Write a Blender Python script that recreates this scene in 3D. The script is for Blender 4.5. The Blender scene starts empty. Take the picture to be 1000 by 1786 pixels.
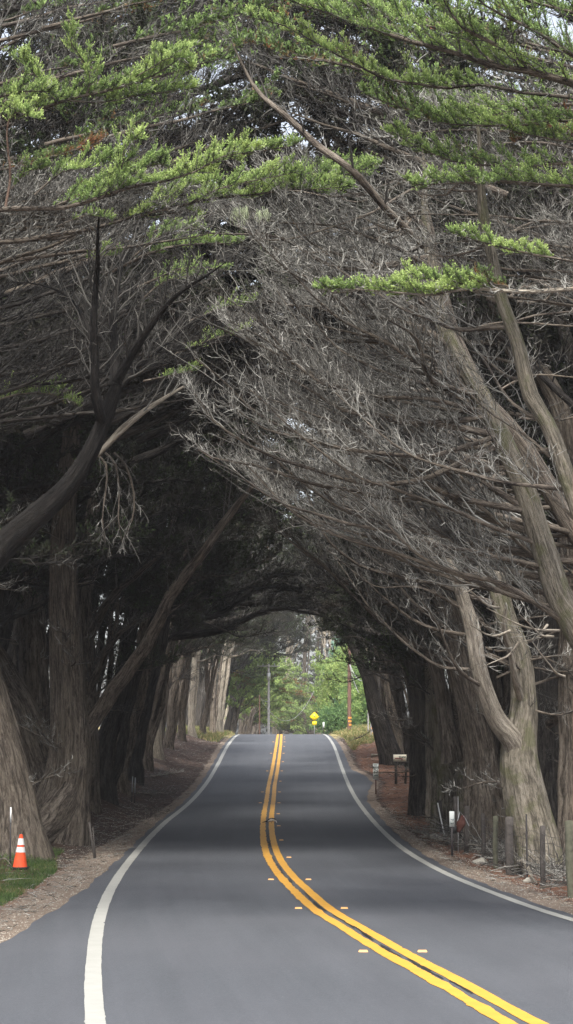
import bpy, math, time
import numpy as np
rng = np.random.default_rng(11)
U = rng.uniform
T0 = time.time()
R = math.radians
sc = bpy.context.scene
col = sc.collection
F = 3480.0; CY = 893.0; HOR = 1310.0; E = 2.6
pitch = math.atan((HOR-CY)/F); cp, sp = math.cos(pitch), math.sin(pitch)

# ------------------------------------------------------------------ geometry of the place
def P(px, py, Y):
    """the point seen at photo pixel (px,py) that stands Y metres down the road"""
    v = (CY-py)/F
    t = Y/(cp-sp*v)
    return np.array([(px-500)/F*t, Y, E+t*(sp+cp*v)])
# photo row -> distance, from the reflectors every 7.4 m
_Y = np.array([18.6,21.9,26,33.4,40.8,48.2,55.6,63,70.4,77.8,85.2,92.6,100,107.4,114.8,122,129.6,137,144.4,152,159,165.])
_y = np.array([1786,1724,1660,1585,1535,1496,1466,1441,1420,1401,1382,1363,1345,1329,1314,1302,1294,1289,1285.5,1283,1281.5,1280.5])
_z = np.array([P(500,a,b)[2] for a,b in zip(_y,_Y)])
ZY = np.concatenate([[-60,0,8],_Y,[172,180,195,215,240,280,350,500,900]])
ZZ = np.concatenate([[1.2,.45,.15],_z,[4.03,4.0,3.75,3.2,2.5,1.9,1.4,1.0,1.0]])
def smooth_interp(x, X, V):
    a = 0
    for d,w in ((-3,.15),(-1.5,.2),(0,.3),(1.5,.2),(3,.15)): a = a+w*np.interp(np.asarray(x)+d, X, V)
    return a
def roadz(Y): return smooth_interp(Y, ZY, ZZ)
def ydist(y): return np.interp(-np.asarray(y,float), -_y, _Y)
def line_table(pts, ext0, ext1):
    Y=[];X=[]
    for (px,py) in pts:
        d=float(ydist(py)); Y.append(d); X.append(P(px,py,d)[0])
    return np.array([e[0] for e in ext0]+Y+[e[0] for e in ext1]), np.array([e[1] for e in ext0]+X+[e[1] for e in ext1])
Cp=[(905,1786),(800,1720),(744,1694),(680,1660),(640,1636),(596,1612),(560,1588),(530.6,1560),(505.4,1536),(485,1512),(473.4,1488),(467.5,1464),(466,1440),(467,1422),(471,1398),(474,1370),(479,1346),(483,1322),(486.4,1298),(488,1283)]
Lp=[(165,1786),(162,1740),(162,1700),(164,1660),(169,1620),(180,1580),(191,1556),(210,1524),(234,1492),(262,1460),(291,1432),(320,1410),(343,1388),(365,1360),(381,1332),(398,1300),(405,1291),(413,1283)]
Rp=[(940,1590),(880,1568),(840,1550),(800,1536),(748,1510),(708,1486),(680,1462),(656,1438),(636,1414),(618,1388),(606,1364),(596,1338),(588,1314),(580,1296),(568,1282)]
CT=line_table(Cp,[(-60,14),(0,5.6),(10,3.6)],[(200,-.6),(900,-1)])
LT=line_table(Lp,[(-60,7),(0,.9),(10,-.75)],[(200,-4.1),(900,-4.6)])
RT=line_table(Rp,[(-60,19),(0,9.4),(10,7.4),(18,6.3),(26,5.1)],[(200,3.1),(900,2.7)])
_g=np.arange(-80,920,.25)
def _smooth(T,s):
    v=np.interp(_g,*T); k=np.exp(-.5*(np.arange(-40,41)*.25/s)**2); k/=k.sum(); w=np.convolve(np.pad(v,40,'edge'),k,'valid'); return w
_xc,_xl,_xr=_smooth(CT,1.8),_smooth(LT,2.2),_smooth(RT,2.5)
def xc(Y): return np.interp(Y,_g,_xc)
def xl(Y): return np.interp(Y,_g,_xl)
def xr(Y): return np.interp(Y,_g,_xr)
def wob(Y,s,k): return .5*np.sin(Y*s+k)+.3*np.sin(Y*s*2.7+k*3)+.2*np.sin(Y*s*6.1+k*7)
def pl(Y):
    Y=np.asarray(Y,float)
    off=np.interp(Y,[-60,0,18,26.5,34.5,39,43.5,49,60,80,160,900],[3,2.6,1.9,1.33,.72,.5,.4,.3,.28,.3,.3,.3])
    return xl(Y)-off+.06*wob(Y,1.3,1)
def pr(Y):
    Y=np.asarray(Y,float)
    off=np.interp(Y,[-60,60,80,86,92,97,102,160,900],[.38,.36,.4,.7,1.15,1.0,.45,.35,.35])
    return xr(Y)+off+.05*wob(Y,1.7,2)
def sst(a,b,x):
    t=np.clip((np.asarray(x,float)-a)/(b-a),0,1); return t*t*(3-2*t)
def nz(x,y,s=1.0,k=0.0):
    x=x*s;y=y*s
    return (np.sin(x*1.3+y*.7+k)+np.sin(-x*.8+y*1.9+2*k+1)+np.sin(x*2.9-y*1.7+k*3)*.6+np.sin(x*4.3+y*5.1+k)*.4+np.sin(-x*8.1+y*6.7+k*2)*.25)/3.25
def gz(x,Y):
    x=np.asarray(x,float);Y=np.asarray(Y,float)
    a,b=pl(Y),pr(Y)
    off=np.where(x<(a+b)/2,a-x,x-b)
    left=x<(a+b)/2
    hl=np.interp(Y,[0,42,50,62,72,84,110,140,170,230],[.12,.1,.12,.45,.85,.8,.7,.45,.35,.8])
    hr=np.interp(Y,[0,120,150,170,195,240],[.0,.0,.2,.5,.95,1.2])
    h=np.where(left,hl,hr)
    z=roadz(Y)-.06+.05*sst(0,.25,off)+h*sst(.6,3.2,off)
    z=z+sst(.3,2.2,off)*.09*nz(x,Y,1.1)+sst(.05,.6,off)*.018*nz(x,Y,5,2)+sst(5,16,off)*.35*nz(x,Y,.22,4)+sst(4,40,off)*1.0
    return z
def G(px,Y,dz=0):
    x=(px-500)/F*P(px,1400,Y)[1]/ (cp-sp*(CY-1400)/F)
    return np.array([x,Y,float(gz(x,Y))+dz])

# ------------------------------------------------------------------ mesh building
def unit(v): return v/np.maximum(np.linalg.norm(v,axis=-1,keepdims=True),1e-9)
class MB:
    def __init__(s): s.v=[];s.q=[];s.t=[];s.qm=[];s.tm=[];s.ti=[];s.bc=[];s.n=0
    def add(s,v,q=None,t=None,tint=0.5,bc=None,m=0):
        v=np.asarray(v,float).reshape(-1,3); n=len(v)
        s.v.append(v); s.ti.append(np.broadcast_to(np.asarray(tint,float),(n,)) if np.ndim(tint)<1 or len(tint)!=n else np.asarray(tint,float))
        s.bc.append(v if bc is None else np.asarray(bc,float).reshape(-1,3))
        if q is not None and len(q): q=np.asarray(q).reshape(-1,4); s.q.append(q+s.n); s.qm.append(np.full(len(q),m))
        if t is not None and len(t): t=np.asarray(t).reshape(-1,3); s.t.append(t+s.n); s.tm.append(np.full(len(t),m))
        s.n+=n
    def tri_count(s): return sum(map(len,s.q))*2+sum(map(len,s.t))
    def build(s,name,mats,parent=None,smooth=True,loc=None):
        me=bpy.data.meshes.new(name)
        V=np.concatenate(s.v)
        if loc is not None: V=V-np.asarray(loc)
        q=np.concatenate(s.q) if s.q else np.zeros((0,4),int); t=np.concatenate(s.t) if s.t else np.zeros((0,3),int)
        me.vertices.add(len(V)); me.vertices.foreach_set('co',V.astype(np.float32).ravel())
        nl=q.size+t.size; me.loops.add(nl); me.loops.foreach_set('vertex_index',np.concatenate([q.ravel(),t.ravel()]).astype(np.int32))
        nf=len(q)+len(t); me.polygons.add(nf)
        st=np.concatenate([np.arange(len(q))*4,q.size+np.arange(len(t))*3]).astype(np.int32)
        me.polygons.foreach_set('loop_start',st)
        me.polygons.foreach_set('material_index',np.concatenate(s.qm+s.tm).astype(np.int32) if nf else [])
        me.polygons.foreach_set('use_smooth',np.full(nf,smooth))
        a=me.attributes.new('tint','FLOAT','POINT'); a.data.foreach_set('value',np.concatenate(s.ti).astype(np.float32))
        a=me.attributes.new('bc','FLOAT_VECTOR','POINT'); a.data.foreach_set('vector',np.concatenate(s.bc).astype(np.float32).ravel())
        me.update(calc_edges=True)
        for m in (mats if isinstance(mats,(list,tuple)) else [mats]): me.materials.append(m)
        o=bpy.data.objects.new(name,me); col.objects.link(o)
        if loc is not None and parent is None: o.location=loc
        if parent is not None: o.parent=parent
        return o
    def box(s,c,size,rot=None,tint=.5,m=0):
        v=np.array([[x,y,z] for x in(-.5,.5) for y in(-.5,.5) for z in(-.5,.5)])*size
        if rot is not None: v=v@np.array(rot).T
        s.add(v+c,q=[[0,1,3,2],[4,6,7,5],[0,4,5,1],[2,3,7,6],[0,2,6,4],[1,5,7,3]],tint=tint,m=m)
def tag(o,label=None,cat=None,group=None,kind=None):
    if label: o['label']=label
    if cat: o['category']=cat
    if group: o['group']=group
    if kind: o['kind']=kind
    return o
def empty(name,loc,label,cat,group=None):
    o=bpy.data.objects.new(name,None); col.objects.link(o); o.location=[float(a) for a in loc]; o.empty_display_size=.2
    return tag(o,label,cat,group)
def rotz(a): c,s=math.cos(a),math.sin(a); return np.array([[c,-s,0],[s,c,0],[0,0,1]])
def roty(a): c,s=math.cos(a),math.sin(a); return np.array([[c,0,s],[0,1,0],[-s,0,c]])
def rotx(a): c,s=math.cos(a),math.sin(a); return np.array([[1,0,0],[0,c,-s],[0,s,c]])

def frames(Pn):
    T=unit(np.gradient(Pn,axis=1))
    mt=unit(Pn[:,-1]-Pn[:,0])
    ref=np.where(np.abs(mt[:,2:3])>.75,np.array([[0.,1,0]]),np.array([[0,0,1.]]))
    A=unit(np.cross(T,ref[:,None,:])); B=np.cross(A,T)
    return T,A,B
def tubes(mb,Pn,Rn,sides=6,tint=.5,m=0,cap=True,flute=None):
    """many tubes at once: Pn (N,K,3), Rn (N,K)"""
    Pn=np.asarray(Pn,float); Rn=np.asarray(Rn,float)
    if Pn.ndim==2: Pn=Pn[None]; Rn=Rn[None]
    N,K=Rn.shape; T,A,B=frames(Pn)
    th=np.arange(sides)*2*np.pi/sides; c,s=np.cos(th),np.sin(th)
    RR=Rn[:,:,None]*np.ones(sides)
    S=np.concatenate([np.zeros((N,1)),np.cumsum(np.linalg.norm(np.diff(Pn,axis=1),axis=2),axis=1)],axis=1)
    if flute is not None: RR=RR*flute(th[None,None,:],S[:,:,None])
    V=Pn[:,:,None,:]+RR[...,None]*(A[:,:,None,:]*c[:,None]+B[:,:,None,:]*s[:,None])
    r0=Rn.max(axis=1)[:,None,None]
    bc=np.stack([np.broadcast_to(c*r0,RR.shape),np.broadcast_to(s*r0,RR.shape),np.broadcast_to(S[:,:,None],RR.shape)],axis=-1)+U(0,50,(N,1,1,3))
    i=np.arange(N)[:,None,None]*K*sides+np.arange(K-1)[None,:,None]*sides; j=np.arange(sides)[None,None,:]; j2=(j+1)%sides
    q=np.stack([i+j,i+j2,i+sides+j2,i+sides+j],axis=-1).reshape(-1,4)
    ti=np.repeat(np.broadcast_to(np.asarray(tint,float),(N,)),K*sides)
    mb.add(V,q=q,tint=ti,bc=bc,m=m)
def ribbons(mb,P0,P1,P2,w,tint=.5,m=0):
    n=len(P0)
    if n==0: return
    w=np.broadcast_to(np.asarray(w,float),(n,))[:,None]
    D=unit(P2-P0); A=unit(np.cross(D,rng.normal(size=(n,3))))
    V=np.stack([P0-A*w,P0+A*w,P1+A*w*.7,P1-A*w*.7,P2],axis=1)
    b=np.arange(n)[:,None]*5
    mb.add(V,q=b+np.array([[0,1,2,3]]),t=b+np.array([[3,2,4]]),tint=np.repeat(np.broadcast_to(np.asarray(tint,float),(n,)),5),m=m)
def leaflets(mb,P0,D,L,w,tint,m=0):
    n=len(P0)
    if n==0: return
    A=unit(np.cross(D,rng.normal(size=(n,3))))
    L=np.broadcast_to(L,(n,))[:,None]; w=np.broadcast_to(w,(n,))[:,None]
    V=np.stack([P0-A*w*.35,P0+A*w*.35,P0+D*L*.55+A*w*.6,P0+D*L,P0+D*L*.55-A*w*.6],axis=1)
    b=np.arange(n)[:,None]*5
    mb.add(V,q=b+np.array([[1,2,4,0]]),t=b+np.array([[2,3,4]]),tint=np.repeat(np.broadcast_to(tint,(n,)),5),m=m)
def spline(pts,step=.25,jit=0.0):
    p=np.asarray(pts,float); n=len(p)
    if n==2: p=np.array([p[0],(p[0]+p[1])/2,p[1]]); n=3
    ext=np.vstack([2*p[0]-p[1],p,2*p[-1]-p[-2]]); out=[]
    for i in range(n-1):
        a,b,c,d=ext[i:i+4]; L=np.linalg.norm(c-b); k=max(2,int(L/step))
        t=np.linspace(0,1,k,endpoint=False)[:,None]
        out.append(.5*((2*b)+(-a+c)*t+(2*a-5*b+4*c-d)*t*t+(-a+3*b-3*c+d)*t**3))
    out.append(p[-1:]); o=np.vstack(out)
    if jit: 
        k=len(o); t=np.arange(k)
        for ax in range(3):
            o[:,ax]+=jit*(np.sin(t*step*2.1+U(0,6))+.5*np.sin(t*step*5.3+U(0,6)))*np.minimum(1,t/4)
    return o
def radii(pts_r,path,pts):
    # interpolate radii given at control points along the path by nearest arc position
    p=np.asarray(pts,float); s=np.concatenate([[0],np.cumsum(np.linalg.norm(np.diff(p,axis=0),axis=1))]); s/=s[-1]
    q=np.concatenate([[0],np.cumsum(np.linalg.norm(np.diff(path,axis=0),axis=1))]); q/=q[-1]
    return np.interp(q,s,pts_r)
def fluter(a,base):
    ph=U(0,6.28,6); am=U(.5,1,6); k=np.array([2,3,5,7,11,17])
    def f(th,s):
        v=0; fl=np.exp(-s/1.1)*base
        for i in range(6):
            w_=np.sin(k[i]*th+ph[i]+.8*np.sin(s*.7+ph[i])+s*.15*(1 if i%2 else -1)); v=v+am[i]*(w_ if i<2 else .9-1.8*(.5-.5*w_)**2)*(1.0 if i<3 else .6)
        return 1+(a+fl*.5)*v*.33+fl
    return f

UP=np.array([0,0,1.])
# ------------------------------------------------------------------ branches
def secondaries(path,rad,u0=.12,dens=7,Lmax=1.2,up=.25,fwd=.7,spread=.8,bend=.25,K=6):
    L=np.linalg.norm(np.diff(path,axis=0),axis=1).sum()
    n=max(3,int(L*(1-u0)*dens)); u=np.sort(np.clip(np.linspace(u0,.99,n)+U(-.5,.5,n)/n,0,.995))
    idx=u*(len(path)-1); i=np.minimum(idx.astype(int),len(path)-2); f=(idx-i)[:,None]
    p=path[i]*(1-f)+path[i+1]*f; t=unit(path[i+1]-path[i])
    side=unit(np.cross(t,UP)); sg=np.where(np.arange(n)%2==0,1,-1)[:,None]*U(.5,1.1,(n,1))
    perp=np.cross(side,t)
    d=unit(t*fwd*U(.7,1.3,(n,1))+side*sg*spread+perp*U(-.5,.9,(n,1))*.55+UP*up+rng.normal(size=(n,3))*.15)
    ln=Lmax*U(.45,1,n)*np.clip(.35+1.3*np.sin(np.pi*np.clip(u*.85+.1,0,1)),.35,1)*np.where(u>.85,.7,1)
    s=np.linspace(0,1,K)[None,:,None]
    b=(UP*up*1.2+t*.3+rng.normal(size=(n,3))*.25)*bend*1.6
    S=p[:,None,:]+d[:,None,:]*ln[:,None,None]*s+b[:,None,:]*ln[:,None,None]*s**2
    S[:,1:-1]+=rng.normal(size=(n,K-2,3))*.02*ln[:,None,None]
    r=np.interp(u,np.linspace(0,1,len(rad)),rad)
    return S,u,np.minimum(np.maximum(r*.4,.006),.02)*U(.7,1.2,n)
def on_curves(S,n,u0=.1,u1=1.0):
    N,K,_=S.shape
    u=U(u0,u1,(N,n)); x=u*(K-1); i=np.minimum(x.astype(int),K-2); f=(x-i)[...,None]
    a=np.take_along_axis(S,i[...,None].repeat(3,-1),1); b=np.take_along_axis(S,(i+1)[...,None].repeat(3,-1),1)
    return (a*(1-f)+b*f), unit(b-a), u
def twigs_on(mb,S,n,Lt=.4,w=.006,up=.3,tint=.5,sub=2,m=0,spread=.8):
    p,t,u=on_curves(S,n); N=len(S)
    ln=(Lt*U(.4,1,(N,n))*(1.15-u*.6))[...,None]
    d=unit(t*.7+rng.normal(size=p.shape)*spread*.6+UP*up)
    p1=p+d*ln*.55+rng.normal(size=p.shape)*.05*ln; p2=p+d*ln+(UP*up*.5+rng.normal(size=p.shape)*.25)*ln*.5
    tt=np.clip(np.repeat(np.broadcast_to(tint,(N,))[:,None],n,1)+U(-.32,.32,(N,n)),0,1)
    f=lambda a:a.reshape(-1,3)
    ribbons(mb,f(p),f(p1),f(p2),w*U(.7,1.4,N*n),tt.ravel(),m)
    for k in range(sub):
        a=p+(p1-p)*U(.3,1,(N,n,1)) if k%2==0 else p1+(p2-p1)*U(0,.7,(N,n,1))
        dd=unit(d+rng.normal(size=p.shape)*.65+UP*up*.6); l2=ln*U(.3,.6,(N,n,1))
        ribbons(mb,f(a),f(a+dd*l2*.5),f(a+dd*l2+UP*up*.1*l2),w*.7*U(.7,1.3,N*n),tt.ravel(),m)
    return f(p),f(p2),d.reshape(-1,3),tt.ravel()
def needles_on(mb,S,ntw=12,nl=9,Lt=.22,size=.06,up=.7,tint=.5,u0=.15,m=0,var=.25):
    """green scale-leaf sprays: short upright shoots each with many leaflets"""
    p,t,u=on_curves(S,ntw,u0,1.0); N=len(S)
    d=unit(t*.55+rng.normal(size=p.shape)*.45+UP*up)
    ln=(Lt*U(.5,1.1,(N,ntw)))[...,None]
    tb=np.repeat(np.broadcast_to(tint,(N,))[:,None],ntw,1)+U(-var,var,(N,ntw))*.6
    v=U(.05,1,(N,ntw,nl))[...,None]
    q=p[:,:,None,:]+d[:,:,None,:]*ln[:,:,None,:]*v
    dd=unit(d[:,:,None,:]*.8+rng.normal(size=q.shape)*.55+UP*.1)
    sz=size*U(.6,1.25,q.shape[:3]).reshape(-1)
    tt=(tb[:,:,None]+(v[...,0]-.45)*.35+U(-.08,.08,v[...,0].shape)).reshape(-1)
    leaflets(mb,q.reshape(-1,3),dd.reshape(-1,3),sz,sz*.34,np.clip(tt,0,1),m)

# ------------------------------------------------------------------ materials
def new_mat(name):
    m=bpy.data.materials.new(name); m.use_nodes=True; nt=m.node_tree; nt.nodes.clear()
    out=nt.nodes.new('ShaderNodeOutputMaterial'); b=nt.nodes.new('ShaderNodeBsdfPrincipled'); nt.links.new(b.outputs[0],out.inputs[0])
    return m,nt,b
class NT:
    def __init__(s,nt): s.nt=nt
    def n(s,t,**k):
        o=s.nt.nodes.new(t)
        for a,b in k.items():
            if a.startswith('i_'):
                key=a[2:]; key=int(key) if key.isdigit() else key
                if isinstance(b,bpy.types.NodeSocket): s.nt.links.new(b,o.inputs[key])
                else: o.inputs[key].default_value=b
            else: setattr(o,a,b)
        return o
    def l(s,a,b): s.nt.links.new(a,b)
    def attr(s,name): return s.n('ShaderNodeAttribute',attribute_name=name)
    def noise(s,vec,scale,detail=4,rough=.55,dist=0.0):
        o=s.n('ShaderNodeTexNoise'); s.l(vec,o.inputs['Vector']); o.inputs['Scale'].default_value=scale; o.inputs['Detail'].default_value=detail; o.inputs['Roughness'].default_value=rough; o.inputs['Distortion'].default_value=dist
        return o.outputs['Fac']
    def ramp(s,fac,stops):
        r=s.n('ShaderNodeValToRGB'); s.l(fac,r.inputs[0]); e=r.color_ramp.elements
        while len(e)<len(stops): e.new(.5)
        for a,(p,c) in zip(e,stops): a.position=p; a.color=(*c,1) if len(c)==3 else c
        return r.outputs[0]
    def mapping(s,vec,scale):
        o=s.n('ShaderNodeMapping'); s.l(vec,o.inputs[0]); o.inputs['Scale'].default_value=scale; return o.outputs[0]
    def mix(s,fac,a,b,mode='MIX'):
        o=s.n('ShaderNodeMix',data_type='RGBA',blend_type=mode)
        for sock,v in ((o.inputs[0],fac),(o.inputs[6],a),(o.inputs[7],b)):
            if isinstance(v,bpy.types.NodeSocket): s.l(v,sock)
            else: sock.default_value=v if np.ndim(v)==0 else (*v,1) if len(v)==3 else v
        return o.outputs[2]
    def bump(s,h,strength,dist,b):
        o=s.n('ShaderNodeBump'); s.l(h,o.inputs['Height']); o.inputs['Strength'].default_value=strength; o.inputs['Distance'].default_value=dist; s.l(o.outputs[0],b.inputs['Normal'])
    def math(s,op,a,b=0.0,c=0.0):
        o=s.n('ShaderNodeMath',operation=op)
        for i,v in enumerate((a,b,c)):
            if isinstance(v,bpy.types.NodeSocket): s.l(v,o.inputs[i])
            else: o.inputs[i].default_value=v
        return o.outputs[0]
def bark_mat(name,c0,c1,c2,moss=0.0):
    m,nt,b=new_mat(name); n=NT(nt); v=n.attr('bc').outputs['Vector']; ti=n.attr('tint').outputs['Fac']
    st=n.mapping(v,(1,1,.16)); a=n.noise(st,11,7,.72,.7); st2=n.mapping(v,(1,1,.3)); f=n.noise(st2,38,4,.6,.5); g=n.noise(v,.9,3,.5)
    h=n.math('ADD',a,n.math('MULTIPLY',f,.35))
    c=n.ramp(h,[(.5,c0),(.67,c1),(.86,c2)])
    c=n.mix(n.ramp(g,[(.35,(0,0,0)),(.65,(.55,.55,.55))]),c,tuple(np.array(c1)*[1.25,1.25,1.15]),'MIX')
    c=n.mix(n.math('MULTIPLY',n.ramp(h,[(.5,(1,1,1)),(.7,(0,0,0))]),.7),c,c0)
    if moss:
        g2=n.noise(v,2.2,4,.6); c=n.mix(n.math('MULTIPLY',n.ramp(g2,[(.52,(0,0,0)),(.62,(1,1,1))]),moss),c,(.095,.10,.045))
    nt.links.new(c,b.inputs['Base Color']); b.inputs['Roughness'].default_value=.9; b.inputs['Specular IOR Level'].default_value=.2
    n.bump(h,1.0,.08,b)
    return m
M={}
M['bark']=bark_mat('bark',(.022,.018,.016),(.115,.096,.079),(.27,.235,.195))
M['bark_shaded']=bark_mat('bark_shaded',(.010,.009,.009),(.045,.040,.036),(.12,.107,.095))  # darker copy of bark, shade of the tunnel interior put into its colour
M['bark_deep_shade']=bark_mat('bark_deep_shade',(.004,.004,.004),(.018,.016,.015),(.05,.045,.04))  # near-black copy of bark, canopy shade on the left limb painted in
M['bark_red']=bark_mat('bark_red',(.04,.026,.02),(.17,.115,.09),(.30,.23,.19))
M['bark_mossy']=bark_mat('bark_mossy',(.05,.045,.035),(.17,.15,.12),(.32,.29,.24),.6)
M['bark_pale']=bark_mat('bark_pale',(.10,.085,.07),(.26,.23,.19),(.42,.38,.32))
def simple(name,color,rough=.7,metal=0.0,noise=0.0,scale=8,bump=0.0,spec=.4):
    m,nt,b=new_mat(name); n=NT(nt); tc=n.n('ShaderNodeTexCoord').outputs['Object']
    if noise:
        f=n.noise(tc,scale,5,.6); c=n.mix(f,tuple(np.array(color)*(1-noise)),tuple(np.minimum(1,np.array(color)*(1+noise))))
        nt.links.new(c,b.inputs['Base Color'])
        if bump: n.bump(f,bump,.01,b)
    else: b.inputs['Base Color'].default_value=(*color,1)
    b.inputs['Roughness'].default_value=rough; b.inputs['Metallic'].default_value=metal; b.inputs['Specular IOR Level'].default_value=spec
    return m
def twig_mat():
    m,nt,b=new_mat('dead_twig'); n=NT(nt); ti=n.attr('tint').outputs['Fac']
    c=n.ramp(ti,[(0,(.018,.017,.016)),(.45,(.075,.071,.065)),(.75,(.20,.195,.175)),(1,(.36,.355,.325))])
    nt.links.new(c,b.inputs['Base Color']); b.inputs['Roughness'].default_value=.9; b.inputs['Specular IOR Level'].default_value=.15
    return m
M['twig']=twig_mat()
def leaf_mat(name,stops,trans=.3):
    m=bpy.data.materials.new(name); m.use_nodes=True; nt=m.node_tree; nt.nodes.clear(); n=NT(nt)
    out=n.n('ShaderNodeOutputMaterial'); d=n.n('ShaderNodeBsdfPrincipled'); t=n.n('ShaderNodeBsdfTranslucent'); mx=n.n('ShaderNodeMixShader')
    c=n.ramp(n.attr('tint').outputs['Fac'],stops)
    n.l(c,d.inputs['Base Color']); d.inputs['Roughness'].default_value=.6; d.inputs['Specular IOR Level'].default_value=.25; n.l(c,t.inputs[0])
    mx.inputs[0].default_value=trans; n.l(d.outputs[0],mx.inputs[1]); n.l(t.outputs[0],mx.inputs[2]); n.l(mx.outputs[0],out.inputs[0])
    return m
M['leaf']=leaf_mat('cypress_leaf',[(0,(.28,.12,.06)),(.14,(.20,.15,.07)),(.28,(.08,.115,.045)),(.6,(.19,.285,.09)),(1,(.43,.54,.19))])
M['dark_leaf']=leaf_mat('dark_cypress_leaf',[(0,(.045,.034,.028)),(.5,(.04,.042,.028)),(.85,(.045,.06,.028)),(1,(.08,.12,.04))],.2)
M['willow_leaf']=leaf_mat('willow_leaf',[(0,(.09,.18,.08)),(.5,(.24,.38,.14)),(1,(.48,.58,.22))],.4)
M['blue_leaf']=leaf_mat('eucalyptus_leaf',[(0,(.10,.2,.15)),(1,(.25,.42,.33))],.3)
M['grass']=leaf_mat('grass_blade',[(0,(.05,.09,.03)),(.5,(.10,.16,.045)),(.75,(.26,.22,.10)),(1,(.42,.33,.17))],.3)
M['lichen']=leaf_mat('lichen',[(0,(.30,.36,.22)),(1,(.45,.48,.33))],.4)
def asphalt():
    m,nt,b=new_mat('asphalt'); n=NT(nt); tc=n.n('ShaderNodeTexCoord').outputs['Object']; off=n.attr('tint').outputs['Fac']
    g=n.noise(tc,38,5,.85); g2=n.noise(tc,16,5,.75); lat=n.attr('bc').outputs['Vector']; tr=n.noise(n.mapping(lat,(2.2,.02,1)),1,3,.6); st=n.noise(n.mapping(lat,(9,.12,1)),1,4,.65); p=n.noise(n.mapping(tc,(1,.12,1)),1.3,5,.6); q=n.noise(tc,.25,3,.5)
    c=n.mix(n.ramp(g,[(.3,(0,0,0)),(.7,(1,1,1))]),(.024,.028,.034),(.118,.128,.143)); c=n.mix(n.ramp(g2,[(.35,(0,0,0)),(.7,(.55,.55,.55))]),c,(.04,.042,.047)); c=n.mix(n.ramp(tr,[(.42,(0,0,0)),(.62,(.3,.3,.3))]),c,(.095,.099,.112)); c=n.mix(n.ramp(st,[(.5,(0,0,0)),(.75,(.2,.2,.2))]),c,(.045,.047,.054))
    c=n.mix(n.ramp(p,[(.35,(0,0,0)),(.7,(.5,.5,.5))]),c,(.045,.048,.055))
    c=n.mix(n.ramp(q,[(.4,(0,0,0)),(.7,(.4,.4,.4))]),c,(.085,.088,.098))
    sp=n.n('ShaderNodeTexVoronoi'); n.l(tc,sp.inputs['Vector']); sp.inputs['Scale'].default_value=5
    k=n.math('LESS_THAN',sp.outputs['Distance'],.05)
    c=n.mix(n.math('MULTIPLY',k,.25),c,(.3,.3,.3))
    nt.links.new(c,b.inputs['Base Color']); b.inputs['Roughness'].default_value=.72; b.inputs['Specular IOR Level'].default_value=.5
    n.bump(g,.5,.01,b); return m
def paint(name,c0,c1,wear=.5):
    m,nt,b=new_mat(name); n=NT(nt); tc=n.n('ShaderNodeTexCoord').outputs['Object']
    f=n.noise(tc,3,5,.6); g=n.noise(tc,60,3,.7); s=n.noise(n.mapping(tc,(.3,4,1)),6,3,.6)
    c=n.mix(f,c0,c1); c=n.mix(n.ramp(g,[(.62,(0,0,0)),(.72,(wear,wear,wear))]),c,(.10,.095,.085)); c=n.mix(n.ramp(s,[(.6,(0,0,0)),(.75,(.35,.35,.35))]),c,tuple(np.array(c0)*.5))
    nt.links.new(c,b.inputs['Base Color']); b.inputs['Roughness'].default_value=.6; n.bump(g,.2,.004,b); return m
def ground_mat():
    m,nt,b=new_mat('verge_ground'); n=NT(nt); tc=n.n('ShaderNodeTexCoord').outputs['Object']; off=n.attr('tint').outputs['Fac']  # tint = distance from the pavement /10, sign kept in bc.x
    side=n.n('ShaderNodeSeparateXYZ'); n.l(n.attr('bc').outputs['Vector'],side.inputs[0])
    f=n.noise(tc,3,6,.65); g=n.noise(tc,45,3,.7); h=n.noise(tc,11,5,.7); sl=n.noise(n.mapping(tc,(1,.4,1)),20,4,.6,2.0)
    litter=n.mix(h,(.035,.024,.020),(.13,.085,.065)); litter=n.mix(n.ramp(sl,[(.55,(0,0,0)),(.7,(.6,.6,.6))]),litter,(.24,.18,.14))
    litter=n.mix(n.ramp(f,[(.4,(0,0,0)),(.65,(.8,.8,.8))]),litter,(.055,.042,.038))
    vor=n.n('ShaderNodeTexVoronoi'); n.l(tc,vor.inputs['Vector']); vor.inputs['Scale'].default_value=26
    grav=n.mix(vor.outputs['Color'],(.11,.092,.075),(.31,.27,.225)); grav=n.mix(g,grav,(.22,.16,.12))
    red=n.mix(h,(.14,.066,.04),(.27,.14,.09)); 
    gf=n.math('ADD',side.outputs[1],n.math('MULTIPLY_ADD',f,.5,-.25))    # bc.y gravel share, bc.z red needle share
    rf=n.math('ADD',side.outputs[2],n.math('MULTIPLY_ADD',h,.8,-.4))
    c=n.mix(n.ramp(gf,[(.35,(0,0,0)),(.6,(1,1,1))]),litter,grav); c=n.mix(n.ramp(rf,[(.3,(0,0,0)),(.7,(.85,.85,.85))]),c,red)
    dg=n.math('ADD',side.outputs[0],n.math('MULTIPLY_ADD',f,.8,-.4))
    c=n.mix(n.ramp(dg,[(.4,(0,0,0)),(.7,(1,1,1))]),c,n.mix(h,(.16,.15,.06),(.36,.29,.15)))
    nt.links.new(c,b.inputs['Base Color']); b.inputs['Roughness'].default_value=.95; b.inputs['Specular IOR Level'].default_value=.15
    n.bump(n.math('ADD',h,g),.9,.04,b); return m
M['asphalt']=asphalt(); M['white']=paint('white_paint',(.27,.27,.245),(.40,.40,.37),.6); M['yellow']=paint('yellow_paint',(.47,.23,.03),(.66,.36,.05),.6)
M['ground']=ground_mat()
M['wood']=simple('weathered_wood',(.06,.053,.048),.95,0,.6,14,1.0); M['wood_green']=simple('mossy_wood',(.12,.12,.085),.95,0,.6,12,1.0)
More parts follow.
